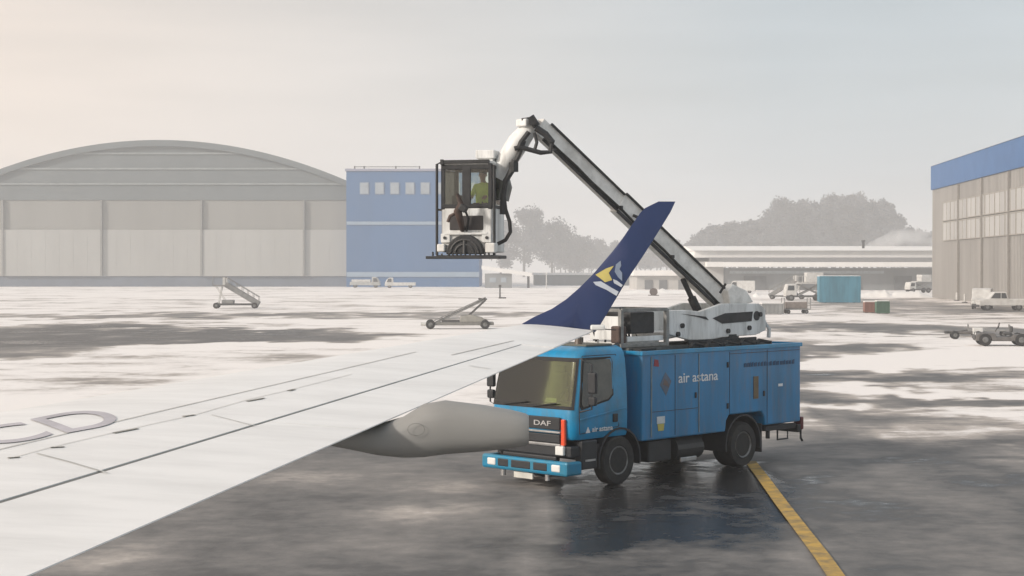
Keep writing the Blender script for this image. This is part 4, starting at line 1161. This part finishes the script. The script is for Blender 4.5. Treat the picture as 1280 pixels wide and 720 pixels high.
# winglet
def winglet():
    outl = [(652, 405), (668, 396), (690, 386), (708, 374), (724, 360), (742, 342), (765, 315), (785, 291), (800, 275), (808, 266), (817, 260), (830, 256), (844, 252), (838, 265), (822, 291), (805, 318), (785, 348), (766, 380), (748, 410), (744, 415), (700, 411), (670, 407)]
    def pt(px, py, off):
        hgt = (412 - py) / F * 17.2; Y = 17.05 + max(0, hgt) * .32
        return W(px, py, Y) + Vector((0, off, 0)) - AO
    cx, cy = 745, 350
    mb = MB()
    bot = [mb.v(pt(x, y, -.012)) for x, y in outl]; bak = [mb.v(pt(x, y, .012)) for x, y in outl]
    def inner(k, off): return [mb.v(pt(cx_ + (x - cx_) * k, cy_ + (y - cy_) * k, off)) for x, y in outl for cx_, cy_ in (( 735 + (412 - y) * .42 - 5, y),)]
    i1 = inner(.55, -.035); j1 = inner(.55, .035)
    nO = len(outl)
    for i in range(nO):
        j = (i + 1) % nO
        mb.face([bot[i], bot[j], i1[j], i1[i]]); mb.face([bak[j], bak[i], j1[i], j1[j]]); mb.face([bot[j], bot[i], bak[i], bak[j]])
    mb.face(i1); mb.face(list(reversed(j1)))
    bmesh.ops.triangulate(mb.bm, faces=[f for f in mb.bm.faces if len(f.verts) > 4])
    wl = mb.build('winglet', navy, air, smooth=60)
    gold = mat('gold emblem', (.55, .46, .14), .5); sil = mat('silver emblem', (.50, .54, .60), .5); mid = mat('steel emblem', (.22, .27, .36), .5)
    def em(pts, m):
        mb = MB(); q = [(700 + x * .1944, 240 + y * .1944) for x, y in pts]
        mb.loft([[pt(x, y, -.040) for x, y in q], [pt(x, y, -.0345) for x, y in q]]); mb.build('emblem', m, wl)
    em([(226, 532), (295, 492), (345, 474), (312, 520), (334, 566), (288, 580), (254, 552)], gold)
    em([(212, 578), (262, 574), (330, 615), (375, 640), (362, 668), (300, 630), (228, 598)], sil)
    em([(340, 560), (365, 570), (402, 598), (392, 612), (345, 585)], sil)
    em([(358, 466), (388, 442), (392, 474), (380, 496), (398, 520), (398, 572), (372, 548), (350, 512)], mid)
    mb = MB(); p = W(744, 409, 16.95) - AO; mb.bb(p.x - .05, p.x + .10, p.y - .05, p.y + .05, p.z - .03, p.z + .025); mb.build('navigation_light', lamp_m, air, bevel=.015)
    mb = MB(); mb.tube([p + Vector((.1, 0, -.02)), p + Vector((.22, 0, -.03))], .006, 6); mb.build('static_wick', dark_metal, air)
winglet()

# ------------------------------------------------------------------ ground equipment
eq_grey = mat('equipment grey', (.24, .24, .235), .6, 0, .2, 2)
eq_white = mat('equipment white', (.60, .60, .58), .5, 0, .1, 1.5, col2=(.45, .44, .42))
eq_dark = mat('equipment dark', (.07, .07, .07), .6, 0, .2, 3)
glass_d = mat('vehicle glass', (.05, .055, .06), .12)
def simple_wheels(t, xs, y, r, wd=.22):
    for x in xs:
        for s in (-1, 1):
            wh = MB(); wh.lathe((x, s * y, r), [(.02, s * wd * .5), (r * .5, s * wd * .5), (r * .9, s * wd * .5), (r, s * wd * .3), (r, -s * wd * .4), (.02, -s * wd * .4)], 16)
            wq = wh.build('wheel', black_rub, t, smooth=35)
            MB().lathe((x, s * (y + .01), r), [(.02, s * (wd * .5 + .01)), (r * .45, s * wd * .5), (r * .5, s * wd * .4)], 12).build('rim', rim_m, wq)

# mobile boarding stairs on the left
def stairs():
    p = G(296, 385.5)
    t = thing('boarding_stairs', p, 'grey mobile boarding stairs standing alone on snow before the arched hangar', 'stairs', R(4))
    MB().bb(-2.5, 2.1, -.8, .8, .35, .55).build('chassis', eq_dark, t, bevel=.03)
    MB().bb(-1.6, -.3, -.75, .75, .55, .95).build('drive_unit', eq_grey, t, bevel=.05)
    simple_wheels(t, (-2.2, 2.0), .8, .33)
    a0, a1 = Vector((2.45, 0, .35)), Vector((-1.2, 0, 2.55))
    mb = MB()
    for s in (-1, 1): mb.bar(a0 + Vector((0, s * .65, .12)), a1 + Vector((0, s * .65, .12)), .08, .55)
    mb.build_each('stringer', eq_grey, t)
    mb = MB()
    for k in range(13):
        q = a0.lerp(a1, (k + .5) / 13); mb.box(q + Vector((0, 0, .08)), (.30, 1.2, .05))
    mb.build_each('step', eq_dark, t)
    MB().bb(-2.6, -1.1, -.75, .75, 2.50, 2.62).build('landing', eq_grey, t)
    mb = MB()
    for s in (-1, 1):
        o = Vector((0, s * .68, .95)); mb.tube([a0 + o, a1 + o], .035, 6); mb.tube([a1 + o, (-2.6, s * .7, 3.5)], .035, 6)
        for k in range(7):
            q = a0.lerp(a1, k / 6) + Vector((0, s * .68, .1)); mb.tube([q, q + Vector((0, 0, .9))], .025, 6)
        mb.tube([(-2.6, s * .7, 2.6), (-2.6, s * .7, 3.5)], .03, 6)
    mb.build('handrail', eq_grey, t)
    mb = MB(); mb.box((-1.25, .0, 3.0), (.5, 1.3, .9)); mb.build('side_panel', eq_white, t)
    mb = MB()
    for s in (-1, 1):
        mb.bar((-2.0, s * .6, .5), (-1.6, s * .6, 2.5), .09, .09); mb.bar((-1.0, s * .6, .5), (-2.3, s * .6, 2.5), .07, .07); mb.bar((-2.4, s * .6, .5), (-2.4, s * .6, 2.5), .06, .06)
    mb.build_each('support_strut', eq_white, t)
stairs()
st2 = copy_tree([o for o in bpy.data.objects if o.name == 'boarding_stairs'][0]); st2.location = G(983, 374); st2.rotation_euler = (0, 0, R(165))
st2['label'] = 'white-grey boarding stairs among the equipment left of the sky-blue container'

def belt_loader():
    p = G(572, 411)
    t = thing('belt_loader', p, 'low belt loader with its thin conveyor raised to the right, on snow behind the wing', 'belt loader', R(3))
    k = 119 / F
    L_ = lambda px, py: ((px - 572) * k, (411 - py) * k)
    MB().bb(L_(535, 0)[0], L_(617, 0)[0], -.75, .75, .28, .50).build('chassis', mat('loader grey', (.20, .195, .18), .6), t, bevel=.04)
    simple_wheels(t, (L_(538, 0)[0], L_(606, 0)[0]), .75, .34)
    x, z = L_(590, 395); mb = MB(); mb.prism([(L_(574, 0)[0], .5), (L_(576, 0)[0], z), (L_(588, 0)[0], z + .12), (L_(603, 0)[0], z - .1), (L_(608, 0)[0], .5)], -.7, .7)
    mb.build('body', mat('loader body', (.30, .29, .26), .6), t, bevel=.05)
    a = Vector((L_(541, 0)[0], 0, L_(0, 405)[1])); b = Vector((L_(607, 0)[0], 0, L_(0, 374)[1]))
    cv = MB().bar(a, b, .70, .13).build('conveyor', eq_grey, t)
    mb = MB(); mb.bar(a + Vector((0, 0, .075)), b + Vector((0, 0, .075)), .5, .03); mb.build('belt', black_rub, cv)
    mb = MB()
    for s in (-1, 1): mb.tube([a + Vector((0, s * .38, .2)), b + Vector((0, s * .38, .14))], .03, 6)
    mb.build('side_rail', eq_grey, cv)
    mb = MB()
    for s in (-1, 1): mb.bar((L_(607, 0)[0], s * .3, L_(0, 375)[1]), (L_(582, 0)[0], s * .3, L_(0, 398)[1]), .10, .12)
    mb.bar((L_(607, 0)[0] + .1, 0, L_(0, 374)[1]), (L_(598, 0)[0], 0, L_(0, 376)[1] + .15), .7, .1)
    mb.build_each('lift_arm', eq_dark, t)
    mb = MB(); mb.bb(L_(552, 0)[0], L_(574, 0)[0], -.7, -.3, .5, .68); mb.build('fender', eq_dark, t)
    mb = MB(); mb.tube([(L_(535, 0)[0], 0, .35), (L_(526, 0)[0], 0, .35)], .14, 10); mb.build('bumper', eq_white, t)
belt_loader()

def vehicle(name, label, cat, loc, rz, prof, wd, wheels, r, body_m, win, glassy=True, group=None, extra=None):
    t = thing(name, loc, label, cat, rz, group)
    MB().prism(prof, -wd / 2, wd / 2).build('body', body_m, t, bevel=.09)
    for wpr in win:
        for s in (-1, 1):
            MB().prism(wpr, s * (wd / 2 + .005), s * (wd / 2 + .03)).build('window', glass_d, t)
    simple_wheels(t, wheels, wd / 2 - .12, r)
    L0 = min(p[0] for p in prof); L1 = max(p[0] for p in prof)
    MB().bb(L0 - .06, L0 + .02, -wd / 2 + .05, wd / 2 - .05, .38, .60).build('bumper', eq_dark, t, bevel=.02)
    MB().bb(L1 - .02, L1 + .06, -wd / 2 + .05, wd / 2 - .05, .38, .60).build('bumper', eq_dark, t, bevel=.02)
    for s in (-1, 1):
        MB().bb(L0 - .05, L0 + .03, s * (wd / 2 - .35), s * (wd / 2 - .1), .70, .88).build('headlight', lamp_m, t, bevel=.02)
    return t
van_prof = [(-2.6, .4), (-2.6, 1.05), (-1.9, 1.25), (-1.35, 2.1), (-1.0, 2.25), (2.6, 2.25), (2.7, 2.1), (2.7, .4)]
van_win = [[(-1.72, 1.3), (-1.25, 2.0), (-.6, 2.0), (-.6, 1.3)]]
pick_prof = [(-2.6, .45), (-2.6, 1.0), (-1.6, 1.12), (-1.0, 1.78), (.35, 1.78), (.6, 1.12), (2.6, 1.12), (2.6, .45)]
pick_win = [[(-1.35, 1.18), (-.92, 1.68), (-.3, 1.68), (-.3, 1.18)], [(-.2, 1.18), (-.2, 1.68), (.22, 1.68), (.4, 1.18)]]
# low flatbed tugs by the blue building, built as crew-cab with long flat back
flat_prof = [(-3.4, .5), (-3.4, 1.2), (-3.0, 2.0), (-2.5, 2.5), (-1.6, 2.5), (-1.5, 1.35), (3.6, 1.35), (3.6, .6)]
vehicle('flatbed_truck', 'white flatbed truck parked against the blue block, right one of the pair', 'truck', G(500, 360), R(2), [(x, z * .95) for x, z in flat_prof], 2.3, (-2.4, 2.4), .45, eq_white, [[(-3.0, 1.35), (-2.65, 2.15), (-1.9, 2.15), (-1.9, 1.35)]])
tt = vehicle('flatbed_truck', 'grey-white low truck parked left of the other, before the hangar corner', 'truck', G(457, 359.5), R(180), flat_prof, 2.3, (-2.4, 2.4), .45, mat('dull white', (.42, .43, .42), .6), [[(-3.0, 1.35), (-2.65, 2.2), (-1.9, 2.2), (-1.9, 1.35)]])
MB().bb(-1.2, 3.2, -1.1, 1.1, 1.36, 1.9).build('load', eq_white, tt, bevel=.05)
vehicle('parked_van', 'small pale van half lost in the haze behind the low treeline gap', 'van', G(745, 360.5), R(10), van_prof, 2.0, (-1.7, 1.7), .35, eq_white, van_win)
vehicle('parked_van', 'white van parked in front of the long snowy building, left of the tall white high-lift', 'van', G(925, 366.5), R(-8), van_prof, 2.0, (-1.7, 1.7), .35, eq_white, van_win)
vehicle('pickup_truck', 'white pickup parked at the foot of the grey metal hangar', 'pickup', G(1252, 388), R(-6), [(x * .95, z * 1.1) for x, z in pick_prof], 2.0, (-1.6, 1.6), .38, eq_white, [[(x * .95, z * 1.1) for x, z in q] for q in pick_win])
vehicle('parked_van', 'light grey van left of the white pickup beside the metal hangar', 'van', G(1228, 386), R(70), van_prof, 2.0, (-1.7, 1.7), .35, eq_white, van_win)

def post(px, pytop, pybot, label, name='marker_post', foot=True, m=dark_metal, r=.12, cat='post'):
    p = G(px, pybot); H = CAM_Z - (pytop - HY) / F * p.y
    t = thing(name, p, label, cat)
    MB().tube([(0, 0, 0), (0, 0, H)], [r, r * .8], 8).build('pole', m, t)
    if foot: MB().bb(-.2, .9, -.3, .3, 0, .18).build('foot', m, t, bevel=.03)
    MB().bb(-r * 1.6, r * 1.6, -.12, .12, H - .35, H).build('head', m, t)
post(625, 356, 373, 'short dark marker post standing on the snow right of the blue block')
post(683, 341, 361, 'slim pale post in the haze right of the gatehouse', m=eq_white, foot=False)
post(1020, 344, 372, 'pale mast standing left of the blue container', m=eq_grey, foot=False, r=.1)

# tyre-like cable drum
def drum():
    p = G(817, 369.5); t = thing('cable_drum', p, 'small brown cable drum on the snow behind the winglet', 'cable drum')
    mb = MB()
    for s in (-1, 1): mb.lathe((0, s * .5, .62), [(.05, s * .06), (.62, s * .06), (.62, -s * .06), (.05, -s * .06)], 20)
    mb.build('flange', brown_m, t)
    MB().lathe((0, 0, .62), [(.05, -.44), (.42, -.44), (.42, .44), (.05, .44)], 16).build('core', mat('drum core', (.10, .08, .07), .7), t)
    MB().bb(-.85, .85, -.4, .4, .0, .12).build_each('skid', brown_m, t)
drum()

def container(px, py, wpx, hpx, col, label, rz=0, name='container', dep=2.4, frame=True):
    p = G(px, py); k = p.y / F; w_, h_ = wpx * k, hpx * k
    t = thing(name, p, label, 'container', rz)
    m = mat('container ' + label[:14], col, .6, 0, .2, 1.2, streak=True)
    mb = MB(); mb.bb(-w_ / 2, w_ / 2, 0, dep, .12, h_)
    n_ = max(3, int(w_ / .35))
    for i in range(n_): mb.bb(-w_ / 2 + (i + .25) * w_ / n_, -w_ / 2 + (i + .7) * w_ / n_, -.04, 0, .22, h_ - .1)
    mb.build('shell', m, t)
    mb = MB()
    for s in (-1, 1): mb.bb(s * w_ / 2 - .05, s * w_ / 2 + .05, -.07, .05, .05, h_ + .03)
    mb.bb(-w_ / 2, w_ / 2, -.07, 0, h_ - .08, h_ + .04); mb.bb(-w_ / 2, w_ / 2, -.07, 0, .05, .17)
    mb.build('frame', m, t)
    MB().bb(-w_ / 2, w_ / 2, 0.02, dep, h_ + .002, h_ + .10).build('snow_cap', snow_m, t)
    mb = MB()
    for s in (-1, 1): mb.bb(s * w_ * .35 - .15, s * w_ * .35 + .15, 0, dep, 0, .12)
    mb.build_each('skid', eq_dark, t)
container(1050, 378.5, 50, 33, (.06, .24, .34), 'tall sky-blue container beside the white high-lift truck', R(-6), dep=4)
container(1088, 391, 13, 13, (.26, .12, .09), 'small reddish-brown container left of the green one', R(-3), 'cargo_crate', 1.3)
container(1104, 392, 15, 15, (.055, .13, .085), 'small green container right of the reddish-brown one', R(-3), 'cargo_crate', 1.3)
container(966, 393, 26, 13, (.30, .31, .31), 'grey low container just behind the truck turret', R(0), 'cargo_crate', 1.6)

# white high-lift truck left of blue container
def highlift(px, py, label, sc=1.0, col=eq_white, rz=0):
    t = thing('highlift_truck', G(px, py), label, 'truck', rz)
    q = sc
    MB().bb(-2.6 * q, 2.6 * q, -1.0, 1.0, .5, .75).build('chassis', eq_dark, t)
    MB().prism([(-2.7 * q, .6), (-2.7 * q, 1.4 * q), (-2.45 * q, 2.3 * q), (-1.2 * q, 2.35 * q), (-1.1 * q, .6)], -1.0, 1.0).build('cab', col, t, bevel=.08)
    for s in (-1, 1): MB().prism([(-2.45 * q, 1.45 * q), (-2.3 * q, 2.1 * q), (-1.5 * q, 2.1 * q), (-1.5 * q, 1.45 * q)], s * 1.005, s * 1.03).build('window', glass_d, t)
    mb = MB()
    for s in (-.9, .9): mb.bar((-.8 * q, s, .8), (2.3 * q, s, 2.3 * q), .12, .14); mb.bar((2.3 * q, s, .8), (-.8 * q, s, 2.3 * q), .12, .14)
    mb.build_each('scissor_lift', eq_grey, t)
    MB().bb(-1.0 * q, 2.6 * q, -1.05, 1.05, 2.35 * q, 2.5 * q).build('platform', col, t, bevel=.03)
    MB().bb(.2 * q, 2.5 * q, -1.0, 1.0, 2.52 * q, 3.9 * q).build('body', col, t, bevel=.06)
    mb = MB()
    for x in (-1.0, -.4, .1): mb.tube([(x * q, -1.0, 2.5 * q), (x * q, -1.0, 3.4 * q)], .04, 6)
    mb.tube([(-1.0 * q, -1.0, 3.4 * q), (.1 * q, -1.0, 3.4 * q)], .04, 6); mb.build('handrail', col, t)
    simple_wheels(t, (-1.9 * q, 1.8 * q), .9, .45)
highlift(1005, 376, 'white scissor high-lift truck with raised body left of the sky-blue container', 1.0)
highlift(1148, 366, 'pale high-lift truck standing against the far corner of the metal hangar', .85, eq_white, R(15))

def dolly(px, py, label, rz=0, box=True):
    t = thing('baggage_dolly', G(px, py), label, 'baggage cart', rz, 'baggage dollies around the apron')
    MB().bb(-1.3, 1.3, -.7, .7, .38, .50).build('deck', eq_grey, t, bevel=.02)
    mb = MB()
    for x in (-1.28, 1.28):
        hr = 1.1 if box else .35
        for y in (-.66, .66): mb.box((x, y, .45 + hr / 2), (.06, .06, hr))
        mb.box((x, 0, .42 + hr), (.06, 1.3, .06)); mb.box((x, 0, .45 + hr * .5), (.05, 1.3, .05))
    mb.build_each('end_rail', eq_grey, t)
    if box: MB().bb(-1.1, 1.0, -.6, .6, .5, 1.15).build('load_cover', mat('cover brown grey', (.22, .19, .17), .8), t, bevel=.08)
    MB().tube([(-1.3, 0, .42), (-2.1, 0, .30)], .04, 6).build('tow_bar', eq_dark, t)
    simple_wheels(t, (-.9, .9), .62, .2, .14)
dolly(995, 392, 'baggage dolly left of the brown and green crates, by the turret', R(4))
dolly(1236, 421, 'empty baggage dolly right of the dark tug at the right edge', R(-14), False)

def tug():
    t = thing('tow_tractor', G(1252, 432), 'low grey-brown tow tractor at the right edge, nearest of the parked vehicles', 'tractor', R(-8))
    mt = mat('tug grey brown', (.13, .122, .115), .6, 0, .2, 3)
    MB().prism([(-1.5, .28), (-1.5, .62), (-1.3, .72), (-.45, .74), (-.35, .52), (.5, .52), (.6, .66), (1.35, .66), (1.45, .6), (1.45, .28)], -.75, .75).build('body', mt, t, bevel=.06)
    mb = MB(); mb.bb(.1, .55, -.3, .3, .62, .78); mb.bb(.48, .6, -.3, .3, .78, 1.12); mb.build('seat', eq_dark, t, bevel=.05)
    mb = MB(); mb.tube([(-.35, 0, .8), (-.15, 0, 1.15)], .03); mb.tube([(-.15 + .05 * math.sin(a), .18 * math.cos(a), 1.15 + .17 * math.sin(a)) for a in np.linspace(0, 6.28, 14)], .02); mb.build('steering_wheel', eq_dark, t)
    simple_wheels(t, (-1.0, 1.0), .7, .36)
    MB().bb(-1.56, -1.5, -.6, .6, .4, .6).build('bumper', eq_dark, t)
    for s in (-1, 1): MB().bb(-1.53, -1.49, s * .5, s * .32, .64, .76).build('headlight', lamp_m, t)
    t = thing('tow_bar', G(1212, 424), 'low aircraft tow bar on small dark wheels lying left of the tow tractor', 'tow bar', R(-8))
    MB().tube([(-1.3, 0, .42), (1.1, 0, .38)], .09, 10).build('tube', mt, t)
    simple_wheels(t, (-.9, .5), .3, .26, .16)
    mb = MB(); mb.box((-1.4, 0, .42), (.25, .5, .16)); mb.build('head', eq_dark, t, bevel=.03)
    MB().bb(.2, .8, -.25, .25, .45, .72).build('winch_box', eq_white, t, bevel=.04)
tug()
def cone_row():
    om = mat('cone orange', (.55, .13, .04), .6)
    p = None
    pts = [(1196, 376, 'leftmost small white bollard along the foot of the metal hangar'), (1206, 378.5, 'white bollard next to the leftmost one by the metal hangar wall'), (1217, 381, 'white bollard nearest the light grey van by the hangar wall')]
    base = None
    for i, (px, py, lb) in enumerate(pts):
        if base is None:
            t = thing('bollard', G(px, py), lb, 'bollard', group='white bollards by the metal hangar')
            MB().tube([(0, 0, .12), (0, 0, 1.05), (0, 0, 1.15)], [.14, .14, .06], 10).build('post', eq_white, t, smooth=40)
            MB().bb(-.3, .3, -.3, .3, 0, .13).build('foot', eq_dark, t, bevel=.03)
            base = t
        else:
            t = copy_tree(base); t.location = G(px, py); t['label'] = lb
cone_row()
# ploughed snow banks
def bank(px0, px1, py, hgt, label, seed):
    a, b = G(px0, py), G(px1, py); n_ = 26; rings = []
    rnd = random.Random(seed); mid = (a + b) / 2
    for i in range(n_ + 1):
        c = a.lerp(b, i / n_) - mid; e = min(1, i / 3, (n_ - i) / 3); hh_ = hgt * (.55 + .6 * noise.noise(Vector((i * .45, seed, 0)))) * e + .02
        rings.append([c + Vector((0, y, hh_ * zz)) + Vector((0, rnd.uniform(-.15, .15), 0)) for y, zz in ((-1.8, -.1), (-1.3, .35), (-.7, .8), (0, 1), (.7, .75), (1.3, .3), (1.8, -.1))])
    o = MB().loft(rings).build('snow_bank', snow_m, smooth=80); o.location = mid
    tag(o, label, 'snow bank', kind=None)
bank(1068, 1165, 371.5, 1.5, 'long low ploughed snow bank before the metal hangar corner', 3)
bank(780, 905, 366, .9, 'low snow bank in front of the pale shed', 5)
bank(910, 985, 372, .8, 'small snow bank right of the boom foot', 6)
